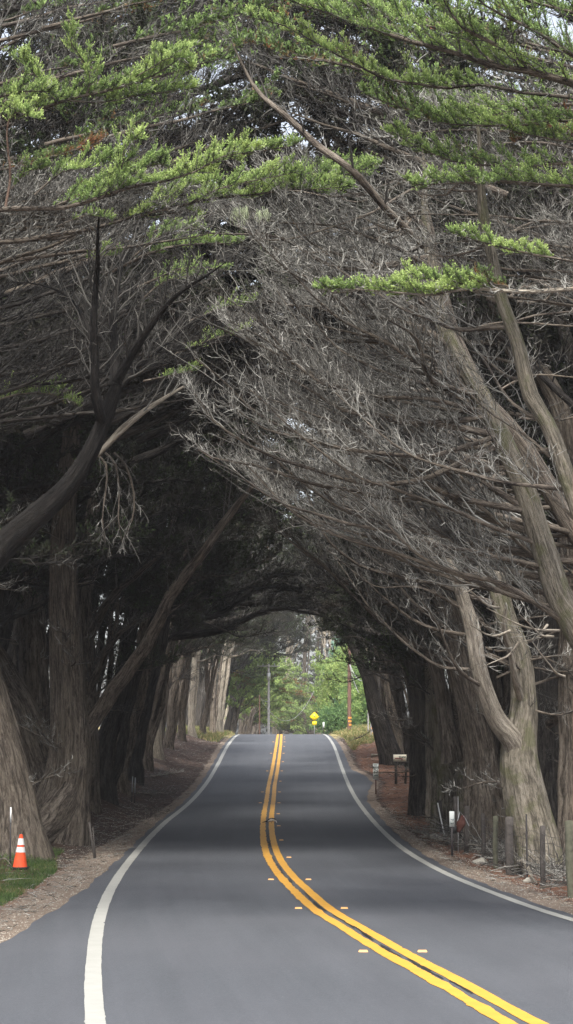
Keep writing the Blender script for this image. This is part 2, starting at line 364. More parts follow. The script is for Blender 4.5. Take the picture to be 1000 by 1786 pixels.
M['dark_metal']=simple('dark_metal',(.06,.055,.055),.6,.4,.3,20); M['rust']=simple('rusty_metal',(.085,.032,.024),.8,.2,.5,12,.5)
M['steel']=simple('galvanised_steel',(.35,.36,.37),.5,.7,.2,10)
M['orange']=simple('orange_plastic',(.78,.09,.025),.55,0,.3,9); M['reflect']=simple('white_sleeve',(.75,.75,.73),.5,0,.12,20); M['black']=simple('black_rubber',(.02,.02,.02),.7,0,.2,10)
M['sign_white']=simple('sign_white',(.62,.65,.63),.5,0,.12,15); M['ink']=simple('sign_ink',(.03,.06,.05),.6); M['sign_yellow']=simple('sign_yellow',(.85,.62,.01),.45,0,.06,6)
M['ink_red']=simple('red_flag_paint',(.22,.03,.03),.6)
M['box_white']=simple('cream_enamel',(.85,.80,.66),.5,0,.1,12)
M['pole_grey']=simple('bleached_pole_wood',(.27,.265,.26),.85,0,.25,5,.3); M['pole_brown']=simple('creosoted_pole_wood',(.13,.075,.055),.85,0,.35,6,.4)
M['band']=simple('orange_band',(.62,.26,.05),.5); M['cable']=simple('cable_sheath',(.33,.33,.33),.6)
M['amber']=simple('amber_reflector',(.75,.42,.16),.5,0,.1,30); M['bird_black']=simple('black_plumage',(.012,.012,.018),.6); M['bird_white']=simple('white_plumage',(.62,.60,.58),.8)
M['stone']=simple('pale_stone',(.36,.34,.29),.9,0,.4,14,.6); M['pebble']=simple('pale_pebble',(.34,.31,.26),.9,0,.3,30)
M['car']=simple('pale_car_paint',(.6,.62,.65),.3,.1); M['glass']=simple('dark_glass',(.03,.035,.04),.1); M['cut']=simple('cut_wood',(.5,.36,.22),.8,0,.2,20)

# ------------------------------------------------------------------ setting: ground, road, markings
rows=np.concatenate([np.arange(-60,10,3.),np.arange(10,175,.4),np.arange(175,260,2.),np.arange(260,900,20.)])
offs=np.concatenate([[-.6],np.arange(-.15,4,.22),np.arange(4,12,.6),np.arange(12,40,3),[45,60,90,140,220]])
def ground():
    mb=MB(); nY=len(rows)
    for sgn,ed in ((-1,pl(rows)),(1,pr(rows))):
        X=ed[:,None]+sgn*offs[None,:]; Yg=np.repeat(rows[:,None],len(offs),1)
        Z=gz(X,Yg); Z[:,0]=roadz(rows)-.3
        V=np.stack([X,Yg,Z],-1); k=len(offs); i=np.arange(nY-1)[:,None]*k+np.arange(k-1)[None,:]
        q=np.stack([i,i+1,i+k+1,i+k],-1).reshape(-1,4) if sgn>0 else np.stack([i,i+k,i+k+1,i+1],-1).reshape(-1,4)
        O=np.repeat(offs[None,:],nY,0)
        w=np.interp(Yg,[0,30,50,60,90,150],[1.25,1.1,.9,.55,.3,.3]) if sgn<0 else np.interp(Yg,[0,40,60,90,150],[.7,.55,.45,.3,.3])
        grav=1-sst(w*.6,w*1.35,O)
        red=(sst(.45,1.0,O)*(1-sst(2.2,4.,O))*(1-sst(38,54,Yg))*.6 if sgn<0 else sst(.25,.7,O)*(1-sst(2.2,4.5,O))*.62)
        dry=sst(128,150,Yg)*(.9 if sgn>0 else .8)*np.ones_like(O)
        mb.add(V,q=q,tint=(O/10).ravel(),bc=np.stack([dry,grav,red],-1).reshape(-1,3))
    tag(mb.build('ground',M['ground']),kind='structure')
    mb=MB(); a,b=pl(rows),pr(rows); n=41
    X=a[:,None]+(b-a)[:,None]*np.linspace(0,1,n)[None,:]; Yg=np.repeat(rows[:,None],n,1); Z=np.repeat(roadz(rows)[:,None],n,1)
    Z[:,[0,-1]]-=.03; V=np.stack([X,Yg,Z],-1); V2=V[:, [0,-1]].copy()
    i=np.arange(nY-1)[:,None]*n+np.arange(n-1)[None,:]
    mb.add(V,q=np.stack([i,i+1,i+n+1,i+n],-1).reshape(-1,4),bc=np.stack([X-xc(rows)[:,None],Yg,X*0],-1))
    tag(mb.build('road',M['asphalt']),kind='structure')
ground()
def marking(name,fx,off,w,mat,Y0,Y1,h=.005,rag=.002):
    Yr=np.arange(Y0,Y1,.12); x=fx(Yr); d=np.gradient(x,Yr); L=np.sqrt(1+d*d); nx,ny=1/L,-d/L
    def ragn(): 
        a=rng.normal(size=len(Yr))*rag; big=(U(0,1,len(Yr))<.02)*U(-.03,.02,len(Yr)); return a*.6+np.convolve(a,np.ones(5)/3,'same')+big
    A=off-w/2+ragn(); B=off+w/2+ragn()
    Va=np.stack([x+nx*A,Yr+ny*A,np.zeros_like(x)],-1); Vb=np.stack([x+nx*B,Yr+ny*B,np.zeros_like(x)],-1)
    for V in (Va,Vb): V[:,2]=roadz(V[:,1])+h
    V=np.stack([Va,Vb],1); i=np.arange(len(Yr)-1)*2
    mb=MB(); mb.add(V,q=np.stack([i,i+1,i+3,i+2],-1)); tag(mb.build(name,mat),kind='structure')
marking('white_edge_line',xl,0,.19,M['white'],-5,330)
marking('white_edge_line',xr,0,.17,M['white'],-5,330)
marking('yellow_centre_line',xc,-.135,.17,M['yellow'],-5,330,.006,.007)
marking('yellow_centre_line',xc,.135,.17,M['yellow'],-5,330,.006,.003)
def sealed():
    mb=MB()
    for j in range(26):
        y0=U(18,60); n=int(U(6,22)); Yr=y0+np.arange(n)*.12; x=xc(Yr)+np.cumsum(rng.normal(size=n))*.006+U(-.02,.02)
        for s,w in ((0,.012),):
            V=np.stack([np.stack([x-w,Yr,roadz(Yr)+.009],-1),np.stack([x+w,Yr,roadz(Yr)+.009],-1)],1); i=np.arange(n-1)*2
            mb.add(V,q=np.stack([i,i+1,i+3,i+2],-1))
    tag(mb.build('tar_seam',M['black']),kind='structure')
sealed()
# raised reflectors beside the yellow lines
def reflector_marker():
    w,l,h=.115,.10,.02
    v=[(-w/2,-l/2,0),(w/2,-l/2,0),(w/2,l/2,0),(-w/2,l/2,0),(-w*.42,-l*.2,h),(w*.42,-l*.2,h),(w*.42,l*.2,h),(-w*.42,l*.2,h)]
    mb=MB(); mb.add(v,q=[[0,1,5,4],[1,2,6,5],[2,3,7,6],[3,0,4,7],[4,5,6,7]],m=0); return mb
rm=None
for side,ks in ((1,range(0,17)),(-1,[0,1,2,7,8,10,12,14])):
    for k in ks:
        Y=26+7.4*k; x=float(xc(Y))+side*.36
        if k<3 : x=float(xc(Y))+side*.36*1.05
        if rm is None:
            o=reflector_marker().build('road_reflector',M['amber']); rm=o
        else: o=rm.copy(); col.objects.link(o)
        o.location=(x,Y,float(roadz(Y))+.001); o.scale=(1.05,1.0,1.1)
        which='right' if side>0 else 'left'
        tag(o,'small amber raised reflector in the row along the %s side of the yellow line'%which,'road reflector','amber reflectors on the %s side of the centre line'%which)

# ------------------------------------------------------------------ hand-placed trees
def pxpath(pts):
    """[(px,py,Y,width_px)] -> points, radii"""
    return np.array([P(a,b,c) for a,b,c,_ in pts]), np.array([w/2/F*c for _,_,c,w in pts])
def trunk_mesh(mb,pts,sides=36,flare=.35,flutes=.16,step=.16,m=0,root=True,jit=.015,real=False):
    p,r=pxpath(pts) if not real else (np.array([q[:3] for q in pts]),np.array([q[3] for q in pts]))
    if root:
        p0=p[0].copy(); d=p[0]-p[1]; p=np.vstack([[p0[0]+d[0]*.15,p0[1],p0[2]-.5],p]); r=np.concatenate([[r[0]*1.05],r])
    path=spline(p,step,jit); rr=radii(r,path,p)
    tubes(mb,path,rr,sides,m=m,flute=fluter(flutes,flare))
    return path,rr
class Tree:
    def __init__(s,name,base,label,cat='tree',group=None):
        s.base=np.asarray(base,float); s.root=empty(name,base,label,cat,group)
    def put(s,mb,name,mats,parent=None,label=None):
        o=mb.build(name,mats,parent or s.root,loc=s.base)
        if label: o['label']=label
        return o
STAT={}
def limb(tree,pts,*,leafmat='leaf',dens=8,Lmax=1.1,tw=12,Lt=.35,w=.006,up=.25,tint=.5,green=None,gup=.7,gt=.62,bark='bark',sub=2,gden=14,gl=9,gsize=.06,sides=8,name='limb',spread=.8,fwd=.7,jit=.02,gLt=.22,step=.2,u0=.12,real=False):
    if real: p=np.array([q[:3] for q in pts]); r=np.array([q[3] for q in pts])
    else: p,r=pxpath(pts)
    path=spline(p,step,jit); rr=radii(r,path,p)
    mb=MB(); tubes(mb,path,rr,sides,flute=fluter(.08,0))
    S,u,rs=secondaries(path,rr,u0,dens,Lmax,up,fwd,spread)
    K=S.shape[1]; tubes(mb,S,rs[:,None]*np.linspace(1,.3,K)[None,:],4,tint=U(tint-.15,tint+.15,len(S)),m=1)
    twigs_on(mb,S,tw,Lt,w,up,tint=U(tint-.2,tint+.2,len(S)),sub=sub,m=1)
    o=tree.put(mb,name,[M[bark],M['twig']])
    STAT['twig']=STAT.get('twig',0)+mb.tri_count()
    if green:
        k=(u>=green[0])&(u<=green[1]); g=MB()
        tn=gt+.15*np.sin(u[k]*9+U(0,6))+U(-.12,.12,k.sum())
        # the leafy shoots stand on the upper side of the bough
        needles_on(g,S[k],gden,gl,gLt,gsize,gup,tint=tn,u0=.12)
        # shoots along the bough itself
        seg=path[int(green[0]*(len(path)-1)):int(green[1]*(len(path)-1))+1]
        if len(seg)>3: needles_on(g,seg[None],int(len(seg)*step*40),gl,gLt,gsize,gup,tint=gt,u0=0)
        oo=g.build('needles',M[leafmat],parent=o)
        me=oo.data; co=np.empty(len(me.vertices)*3,np.float32); me.vertices.foreach_get('co',co); co=co.reshape(-1,3)-tree.base.astype(np.float32); me.vertices.foreach_set('co',co.ravel())
        STAT['leaf']=STAT.get('leaf',0)+g.tri_count()
    return o,path,rr
def fan(tree,path,rr,n,u0,u1,tx,ty,Yd,r0=.05,sag=.25,tint=.5,**k):
    tint0=tint
    """n long limbs leaving the trunk between u0 and u1 and sweeping out to end points over the road"""
    for j in range(n):
        u=u0+(u1-u0)*(j+U(0,.8))/n; i=int(u*(len(path)-1)); s=path[i]
        f=(j+.5)/n
        ex=U(*tx); ey=ty[0]+(ty[1]-ty[0])*f+U(-45,45); e=P(ex,ey,s[1]+U(*Yd)); k['tint']=tint0+.07+U(-.16,.2)
        L=np.linalg.norm(e-s); m1=s+(e-s)*.35-UP*sag*L*.3+rng.normal(size=3)*.15; m2=s+(e-s)*.72-UP*sag*L*.28+rng.normal(size=3)*.2
        R0=min(r0*U(.7,1.3),rr[i]*.6)
        limb(tree,[(*s,R0),(*m1,R0*.75),(*m2,R0*.45),(*e,.008)],real=True,**k)

def gb(px,Y,w): # a control point on the ground
    g=G(px,Y); y_=[px,None,Y,w]; return g
def tree_px(name,label,pts,bark='bark',sides=48,flare=.3,flutes=.22,group=None,cat='tree'):
    p,r=pxpath(pts); base=np.array([p[0][0],p[0][1],float(gz(p[0][0],p[0][1]))])
    t=Tree(name,base,label,cat,group); mb=MB()
    q=[(*a,b) for a,b in zip(p,r)]; q[0]=(base[0],base[1],min(base[2],p[0][2])+.02,r[0])
    path,rr=trunk_mesh(mb,q,sides,flare,flutes,real=True); t.put(mb,'trunk',M[bark]); t.path=path; t.rr=rr; t.bark=bark
    return t
def fork(t,pts,bark=None,sides=20,flutes=.12,name='stem'):
    mb=MB(); path,rr=trunk_mesh(mb,pts,sides,0,flutes,root=False); t.put(mb,name,M[bark or t.bark]); return path,rr
GREY=dict(dens=7.5,Lmax=1.35,tw=20,Lt=.32,w=.0040,fwd=1.05,spread=.7,up=.3)

# --- left side
L1=tree_px('cypress_tree','thick grey cypress trunk cut by the left edge, leaning outward behind the traffic cone',[(18,1478,47,120),(14,1400,47,92),(-4,1300,47,80),(-35,1180,47,70),(-80,1000,48,55),(-110,750,48,40)])
L2=tree_px('cypress_tree','leaning cypress trunk just behind and left of the big straight grey-brown trunk',[(88,1440,58,84),(76,1360,58,68),(40,1250,58,58),(-8,1160,58,50),(-60,1050,58,42),(-100,850,58,34)])
L3=tree_px('cypress_tree','big straight grey-brown cypress with swept base behind the traffic cone, one limb leaning right',[(98,1474,53,104),(108,1430,53,88),(118,1370,53,74),(126,1310,53,66),(120,1220,53,56),(117,1120,53,52),(112,1030,53,46),(112,940,53,40),(118,840,53,34),(126,740,53,28),(134,600,52,20),(140,480,51,12)],bark='bark',sides=56,flare=.3,flutes=.2)
# sweeping root to the left of that trunk
mb=MB(); trunk_mesh(mb,[(*P(126,1330,53),.3),(*P(114,1392,52.8),.5),(*P(88,1436,52.5),.52),(*P(48,1466,52),.40),(*P(8,1484,51.5),.28),(*P(-40,1500,51),.1)],24,0,.2,root=False,real=True); L3.put(mb,'root',M['bark'])
limb(L3,[(150,1276,53.4,30),(190,1215,53,27),(232,1160,52,24),(268,1100,51,22),(305,1030,50,20),(345,975,49,17),(400,900,48,14),(438,850,47,9),(450,800,46,5)],dens=5,u0=.5,tint=.45,sides=24,bark='bark',jit=.03,**{k:v for k,v in GREY.items() if k!='dens'})
L4=tree_px('cypress_tree','straight grey cypress trunk standing behind the gap left of the big grey-brown trunk',[(62,1430,64,60),(60,1250,64,52),(55,1100,64,46),(42,950,64,42),(38,850,64,38),(30,700,64,30),(25,500,64,20)])
L5=tree_px('cypress_tree','slim cypress close behind the right side of the big grey-brown trunk, forking right',[(150,1400,66,40),(152,1250,66,34),(148,1120,66,30),(146,1040,66,28),(156,960,66,26),(165,860,66,20),(180,700,66,14)])
limb(L5,[(150,1120,66,18),(190,1050,65,14),(235,1005,64,10),(290,960,63,6),(330,940,62,2)],tint=.45,**GREY)
limb(L5,[(152,1230,66,16),(178,1150,65,12),(205,1110,64,9),(240,1080,63,4)],tint=.45,**GREY)
# near dark limb, its shade put into the bark colour
b=P(-190,1500,30); L6=Tree('cypress_tree',[b[0],30,float(gz(b[0],30))],'near cypress outside the left edge, its dark limb crossing the upper left and forking upward','tree')
mb=MB(); pth6,rr6=trunk_mesh(mb,[(-230,1560,30,80),(-190,1300,30,66),(-90,1080,30,54),(0,955,30,46),(50,912,30,42),(110,860,30,35),(156,790,30,29),(182,725,30,25),(202,670,30,20)],32,.3,.14); L6.put(mb,'trunk',M['bark_deep_shade'])
f1=[(180,740,30,18),(168,690,29.6,17),(164,620,29.4,15),(163,560,29.2,13),(166,490,29,10),(172,420,28.5,6),(178,360,28,2)]
f2=[(200,675,30,20),(203,620,30.3,17),(199,560,30.6,13),(204,500,31,10),(212,440,31.5,6),(222,380,32,2)]
f3=[(204,665,30,18),(235,610,29.7,14),(268,560,29.4,11),(305,520,29,8),(345,490,28.6,5),(395,455,28,2)]
f4=[(200,680,30,14),(240,640,30.6,10),(290,600,31.2,7),(340,560,31.8,4),(370,545,32,2)]
f5=[(165,620,29.4,9),(150,560,29.8,7),(120,520,30.2,5),(70,500,30.6,3),(20,490,31,2)]
for f_ in (f1,f2,f3,f4,f5): limb(L6,f_,bark='bark_deep_shade',dens=8,Lmax=1.0,tw=9,Lt=.35,w=.0045,tint=.4,up=.35,sides=12,sub=2,jit=.02)
# pale stub limb
limb(L6,[(170,795,31,9),(213,750,31,13),(255,718,31.2,10),(290,696,31.5,7),(330,668,32,3)],dens=3,Lmax=.6,tw=6,Lt=.3,bark='bark_pale',tint=.6,u0=.3)
# hanging dead clump
for j in range(3):
    x=[186,204,220][j]; limb(L6,[(x-20,790,31.5,4),(x,812,31.3,4),(x+U(0,14),860,31.2,3),(x+U(-6,12),905,31,2.5),(x+U(-16,10),945,31,1)],dens=7,Lmax=.5,tw=8,Lt=.22,w=.004,up=-.35,tint=.6,spread=.8,sub=2,name='hanging_branch')
# thin dead side branches on the left trunks
DS=dict(dens=5,Lmax=.7,tw=8,Lt=.35,w=.006,u0=.15,sub=2)
for t_ in (L1,L2,L3,L4,L5):
    for j in range(9):
        i=int(U(.15,.8)*(len(t_.path)-1)); s_=t_.path[i]; a=U(0,6.28); h=np.array([math.cos(a),-abs(math.sin(a)),0]); e=s_+h*U(.9,2.4)+UP*U(-.4,.9)
        m_=(s_+e)/2+UP*U(-.25,.15)+rng.normal(size=3)*.1
        limb(t_,[(*s_,.03),(*m_,.02),(*e,.006)],real=True,tint=U(.35,.8),**DS)
# --- off-frame left tree carrying the green boughs
b=P(-260,1600,26); L7=Tree('cypress_tree',[b[0],26,float(gz(b[0],26))],'cypress outside the left edge whose green layered boughs fill the upper left','tree')
mb=MB(); trunk_mesh(mb,[(-260,1600,26,70),(-230,1200,26,60),(-200,800,26,50),(-170,500,26,40),(-140,300,26,30),(-110,60,26,20)],24,.3,.14); L7.put(mb,'trunk',M['bark'])
GR=dict(dens=15,Lmax=.46,tw=6,Lt=.2,w=.0045,up=.16,gup=.95,gden=28,gl=21,gsize=.0225,gLt=.135,spread=1.0)
def gbough(t,pts,green=(.15,1),**k):
    d=dict(GR); d.update(k)
    if d['Lmax']<1: d['Lmax']*=.85
    limb(t,pts,green=green,**d)
gbough(L7,[(-180,420,26,12),(-40,372,26,10),(50,362,26,9),(110,362,26,8),(180,346,26,7),(240,325,26,6),(300,312,26.1,5),(380,280,26.2,4),(440,262,26.3,3),(512,254,26.4,1.5)],green=(.45,1),dens=15,gt=.66)
gbough(L7,[(180,345,26,5),(200,315,25.9,4),(215,285,25.8,3),(222,255,25.7,2),(240,240,25.7,1)],green=(.1,1),gt=.75)
gbough(L7,[(90,362,26,5),(140,340,26.3,4),(190,322,26.6,3),(262,292,26.8,2),(290,286,26.8,1)],green=(.1,1),gt=.6,dens=16)
gbough(L7,[(300,312,26.1,4),(340,300,25.8,3),(390,272,25.6,2),(440,268,25.5,1)],green=(.1,1),gt=.8)
gbough(L7,[(-180,260,27,10),(-40,215,27,9),(50,196,27,7),(110,176,27,6),(170,163,27,5),(220,148,27.1,4),(280,125,27.2,3),(332,92,27.3,1)],green=(.3,1),gt=.72,dens=15)
gbough(L7,[(150,168,27,5),(158,140,26.9,4),(150,110,26.8,3),(130,80,26.7,2),(122,62,26.7,1)],green=(.1,1),gt=.75,Lmax=.45)
gbough(L7,[(100,180,27,4),(75,150,26.8,3),(55,125,26.7,2),(38,103,26.6,1)],green=(.1,1),gt=.8,Lmax=.4)
gbough(L7,[(120,175,27,4),(180,178,27.1,3),(260,168,27.3,2.5),(340,154,27.4,1)],green=(.25,1),gt=.7,Lmax=.4)
gbough(L7,[(210,150,27.1,3),(265,118,27,2),(300,100,27,1.5),(330,120,27,1)],green=(.1,1),gt=.75,Lmax=.4)
gbough(L7,[(-120,190,26.5,6),(-20,172,26.5,5),(40,158,26.5,3),(90,160,26.5,1)],green=(.2,1),gt=.65)
gbough(L7,[(10,360,25.5,5),(18,310,25.4,4.5),(14,260,25.3,4),(12,215,25.2,3),(22,200,25.2,2),(50,205,25.1,1)],green=(.6,1),gt=.8,Lmax=.45,bark='bark_red')
gbough(L7,[(20,330,25.6,3),(45,300,25.6,2),(70,290,25.6,1)],green=(.2,1),gt=.5,Lmax=.4)
gbough(L7,[(-60,300,26.3,6),(30,290,26.4,4),(120,262,26.6,3),(190,240,26.8,1)],green=(.3,.9),gt=.15,dens=10,tint=.6)
gbough(L7,[(60,340,26.3,4),(110,300,26.4,3),(160,292,26.5,2),(205,282,26.5,1)],green=(.2,1),gt=.68)
# boughs from further in, low over the centre left
L8b=P(-330,1500,31); L8=Tree('cypress_tree',[L8b[0],31,float(gz(L8b[0],31))],'cypress outside the left edge, its yellow-green boughs reaching towards the middle','tree')
mb=MB(); trunk_mesh(mb,[(-330,1520,31,60),(-300,1000,31,52),(-240,600,31,42),(-200,380,31,30),(-180,200,31,18)],20,.3,.14); L8.put(mb,'trunk',M['bark'])
gbough(L8,[(-200,430,29,12),(0,420,29,10),(120,405,29,8),(250,377,29,6),(340,352,29,5),(450,336,29,4),(560,316,29,3),(655,291,29.2,1.5)],green=(.5,1),dens=15,gt=.72,Lmax=.62)
gbough(L8,[(330,355,29,4),(380,330,28.8,3),(440,315,28.7,2.5),(520,300,28.6,1)],green=(.05,1),gt=.75,Lmax=.6)
gbough(L8,[(430,340,29,4),(480,325,29.3,3),(560,300,29.6,2),(640,300,29.8,1)],green=(.05,1),gt=.62,Lmax=.6)
gbough(L8,[(240,380,29,4),(290,345,29,3),(320,325,29,2),(350,318,29,1)],green=(.05,1),gt=.7,Lmax=.6)
gbough(L8,[(500,330,29,3),(550,330,28.8,2),(600,325,28.7,1)],green=(.05,1),gt=.7,Lmax=.5)
gbough(L8,[(180,480,32,6),(260,445,32,5),(320,430,32,4),(380,425,32,3),(415,425,32,1)],green=(.4,1),gt=.6,dens=11)
gbough(L8,[(230,450,32,4),(280,410,32,3),(310,398,32,2),(350,400,32,1)],green=(.2,1),gt=.6,dens=11)
for pts_ in ([(100,395,28,3),(150,375,28,2),(190,380,28,1)],[(120,460,31,3),(170,445,31,2),(200,446,31,1)],[(250,520,33,3),(290,490,33,2),(350,480,33,1)],[(240,500,33,4),(320,470,33,3),(400,470,33,1)],[(300,620,34,4),(360,595,34,3),(430,570,34,2)],[(250,665,34,4),(300,655,34,3),(340,650,34,1)],[(330,560,34,3),(380,540,34,2),(440,530,34,1)],[(-40,710,33,4),(30,690,33,3),(90,690,33,2),(135,705,33,1)],[(20,690,33,2),(60,672,33,2),(110,685,33,1)]):
    gbough(L8,pts_,green=(.25,1),gt=U(.55,.75),gden=9,Lmax=.5,dens=9)
# grey sweeping limbs, left half
for j in range(24):
    y0=U(380,760); x1=U(180,440); y1=y0-U(40,170)
    Y=U(31,40); t=L8
    limb(t,[(-240,y0+60,Y,9),(-60,y0+10,Y,8),(x1*.45,(y0*.6+y1*.4),Y-.4,6),(x1,y1,Y-.8,2)],bark='bark' if y0<500 else 'bark_shaded',tint=.5 if y0<500 else .14,**GREY)  # lower limbs: shade painted into darker bark and twig tint
for j in range(10):
    y0=U(330,420); limb(L8,[(-160,y0+30,29.5,10),(0,y0+10,29.5,8),(120,y0,29.3,5),(U(220,330),y0-U(-10,40),29,2)],tint=.62,dens=10,Lmax=.9,tw=14,Lt=.34,w=.005)

# --- right side
R1=Tree('cypress_tree',[P(1210,1500,30)[0],30,float(gz(P(1210,1500,30)[0],30))],'near cypress whose thick mossy trunk enters at the right edge and curves up left','tree')
mb=MB(); pR1,rR1=trunk_mesh(mb,[(1210,1560,30,76),(1120,1300,30,66),(1045,1160,30,56),(1000,1085,30,50),(968,1030,30,44),(940,930,30,40),(908,835,30,38),(865,745,30,34),(818,655,30,30),(782,590,30,27),(764,530,30,24),(752,450,30,20),(742,380,30,14),(738,300,30,8),(734,230,30,1.5)],40,.25,.12); R1.put(mb,'trunk',M['bark_mossy'])
R2=Tree('cypress_tree',[P(1260,1500,33)[0],33,float(gz(P(1260,1500,33)[0],33))],'second near cypress at the right edge, its trunk crossing just above the mossy one','tree')
mb=MB(); pR2,rR2=trunk_mesh(mb,[(1260,1500,33,64),(1140,1120,33,52),(1050,980,33,42),(1000,918,33,38),(960,852,33,35),(926,800,33,32),(880,740,33,30),(840,690,33,27),(800,600,33,24),(770,500,33,16),(750,400,33,10),(735,300,33,1.5)],32,.2,.12); R2.put(mb,'trunk',M['bark'])
R3=Tree('cypress_tree',[P(1120,1500,26)[0],26,float(gz(P(1120,1500,26)[0],26))],'slender crooked cypress trunk with yellow moss high on the right','tree')
mb=MB(); pR3,rR3=trunk_mesh(mb,[(1150,1560,26,50),(1080,1100,26,40),(1015,900,26,34),(985,820,26,29),(950,735,26,27),(925,690,26,29),(906,610,26,24),(880,530,26,22),(856,440,26,20),(842,380,26,20),(838,330,26,14),(836,260,26,9),(830,170,26,1.5)],32,.2,.12); R3.put(mb,'trunk',M['bark_mossy'])
R3b=tree_px('cypress_tree','upright dim cypress trunk seen through twigs at the upper right',[(1010,1400,46,60),(1000,1000,46,46),(985,750,46,36),(950,660,46,30),(900,620,46,26),(870,560,46,22),(850,450,46,14),(835,330,46,2)])
R4=tree_px('cypress_tree','large forked cypress behind the fence posts, splitting low into two pale stems',[(944,1535,43,80),(934,1470,43,78),(920,1400,43,74),(908,1340,43,68),(908,1290,43,58),(912,1220,43,44),(905,1140,43,38),(880,1070,43,36),(858,1000,43,33),(826,950,43,28),(796,920,43,20),(760,890,42,14),(720,860,41,8)],bark='bark_mossy',sides=52,flare=.22,flutes=.2)
p4,r4=fork(R4,[(905,1330,43,46),(895,1292,42.8,38),(866,1250,42.5,32),(845,1200,42.2,29),(830,1140,42,27),(822,1096,42,27),(802,1024,41.8,22),(788,990,41.6,18),(765,950,41.4,15),(735,940,41.2,10),(708,942,41,6)],'bark_pale')
fork(R4,[(912,1230,43,14),(900,1190,42.4,12),(890,1140,42,9),(878,1100,41.6,8),(884,1060,41.4,5)],'bark_pale',12)
R5=tree_px('cypress_tree','tall dark cypress trunk between the pale snag and the forked tree',[(856,1480,52,78),(852,1420,52,66),(840,1320,52,54),(820,1220,52,46),(798,1120,52,42),(774,1040,52,38),(757,960,52,38),(742,888,52,32),(725,820,52,26),(700,740,52,18)],bark='bark',sides=48,flare=.2,flutes=.22)
fork(R5,[(790,1330,54,40),(778,1250,54,26),(764,1180,54,22),(745,1130,54,18),(728,1080,54,12),(700,1030,54,8)],'bark')
R6=tree_px('cypress_snag','pale weathered split stump with an opening, left of the dark tall trunk',[(780,1448,60,44),(776,1380,60,38),(770,1320,60,34),(766,1270,60,30),(762,1210,60,24)],bark='bark_mossy',sides=44,flare=.2,flutes=.28)
fork(R6,[(812,1440,59,26),(808,1390,59,26),(806,1340,59,24),(798,1300,59,16),(785,1255,59,6)],'bark_mossy')
R6b=tree_px('cypress_snag','bare vertically split pale snag rising behind the dark trunks on the right',[(760,1400,66,30),(757,1250,66,28),(752,1150,66,25),(745,1055,66,20)],bark='bark_pale',sides=32,flare=.1,flutes=.25)
R7=tree_px('cypress_tree','broad nearly black cypress trunk beside the mailbox',[(740,1404,70,44),(738,1300,70,38),(730,1200,70,36),(716,1110,70,32),(706,1040,70,32),(690,960,70,26),(670,880,70,18)],bark='bark_shaded',sides=40,flare=.15,flutes=.2)
R8=tree_px('cypress_tree','dark cypress trunk behind the forked tree near the right edge',[(958,1500,51,80),(952,1350,51,66),(948,1200,51,56),(950,1050,51,46),(960,900,51,36),(965,750,51,24)],bark='bark_shaded',sides=36)
R9=tree_px('cypress_tree','dark leaning cypress forming the right edge of the bright tunnel mouth',[(686,1336,105,36),(672,1290,105,30),(654,1230,105,24),(640,1180,105,20),(622,1140,105,16),(600,1095,105,12),(565,1050,104,7)],bark='bark_shaded',sides=28)
limb(R8,[(960,1260,50,20),(1000,1230,47,16),(1060,1200,44,10)],tint=.4,**GREY)
for t_ in (R4,R5,R6,R7,R8):
    for j in range(8):
        i=int(U(.12,.8)*(len(t_.path)-1)); s_=t_.path[i]; a=U(0,6.28); h=np.array([math.cos(a),-abs(math.sin(a)),0]); e=s_+h*U(.7,2.0)+UP*U(-.4,.8)
        m_=(s_+e)/2+UP*U(-.25,.15)+rng.normal(size=3)*.1
        limb(t_,[(*s_,.03),(*m_,.02),(*e,.006)],real=True,tint=U(.35,.8),**DS)
GRR=dict(GREY)
fan(R1,pR1,rR1,24,.38,.97,(360,700),(820,330),(-2,3),r0=.055,tint=.5,**GRR)
fan(R2,pR2,rR2,20,.38,.97,(380,720),(850,380),(0,6),r0=.055,tint=.45,**GRR)
fan(R3,pR3,rR3,10,.45,.98,(560,800),(700,300),(0,3),r0=.03,tint=.6,dens=6,Lmax=.9,tw=10,Lt=.4,w=.0045)
fan(R3b,R3b.path,R3b.rr,14,.35,.98,(430,800),(820,260),(-3,3),r0=.06,tint=.45,dens=6,Lmax=1.6,tw=15,Lt=.5,w=.007)
fan(R4,R4.path,R4.rr,10,.45,1,(470,700),(900,780),(-3,2),r0=.06,tint=.42,**GRR)
fan(R4,p4,r4,7,.3,1,(560,720),(1020,860),(-3,2),r0=.04,tint=.55,dens=4,Lmax=.8,tw=7,Lt=.4,w=.006)
fan(R5,R5.path,R5.rr,12,.4,1,(430,680),(960,760),(-4,3),r0=.07,tint=.35,dens=6,Lmax=1.6,tw=15,Lt=.55,w=.008)
# limbs reaching right, to the edge of the picture
for t,y0,y1,Y in ((R1,380,820,31),(R8,850,1200,46)):
    for j in range(10 if Y<40 else 9):
        y=U(y0,y1); xs=U(820,930); limb(t,[(xs,y,Y,5),(xs+50,y-U(-10,30),Y,4),(1010,y-U(-30,60),Y-.5,3),(1080,y-U(-20,70),Y-1,1)],tint=.55,dens=5,Lmax=.8,tw=9,Lt=.35,w=.0045)
# curved fine dead branches around the forked stems
for (a,b_) in (((905,960),(800,905)),((900,960),(805,1040)),((980,920),(900,860)),((965,1110),(905,1070)),((975,1100),(850,1060)),((870,1060),(800,1010)),((890,1100),(820,1090)),((955,1090),(905,1120)),((985,1180),(930,1120)),((905,1120),(850,1160))):
    limb(R4,[(a[0],a[1],41,5),((a[0]*.6+b_[0]*.4),(a[1]*.6+b_[1]*.4)+12,40.5,4),(b_[0],b_[1],40,1.5)],dens=4,Lmax=.7,tw=5,Lt=.35,w=.007,tint=.8,bark='bark_pale',u0=.2)
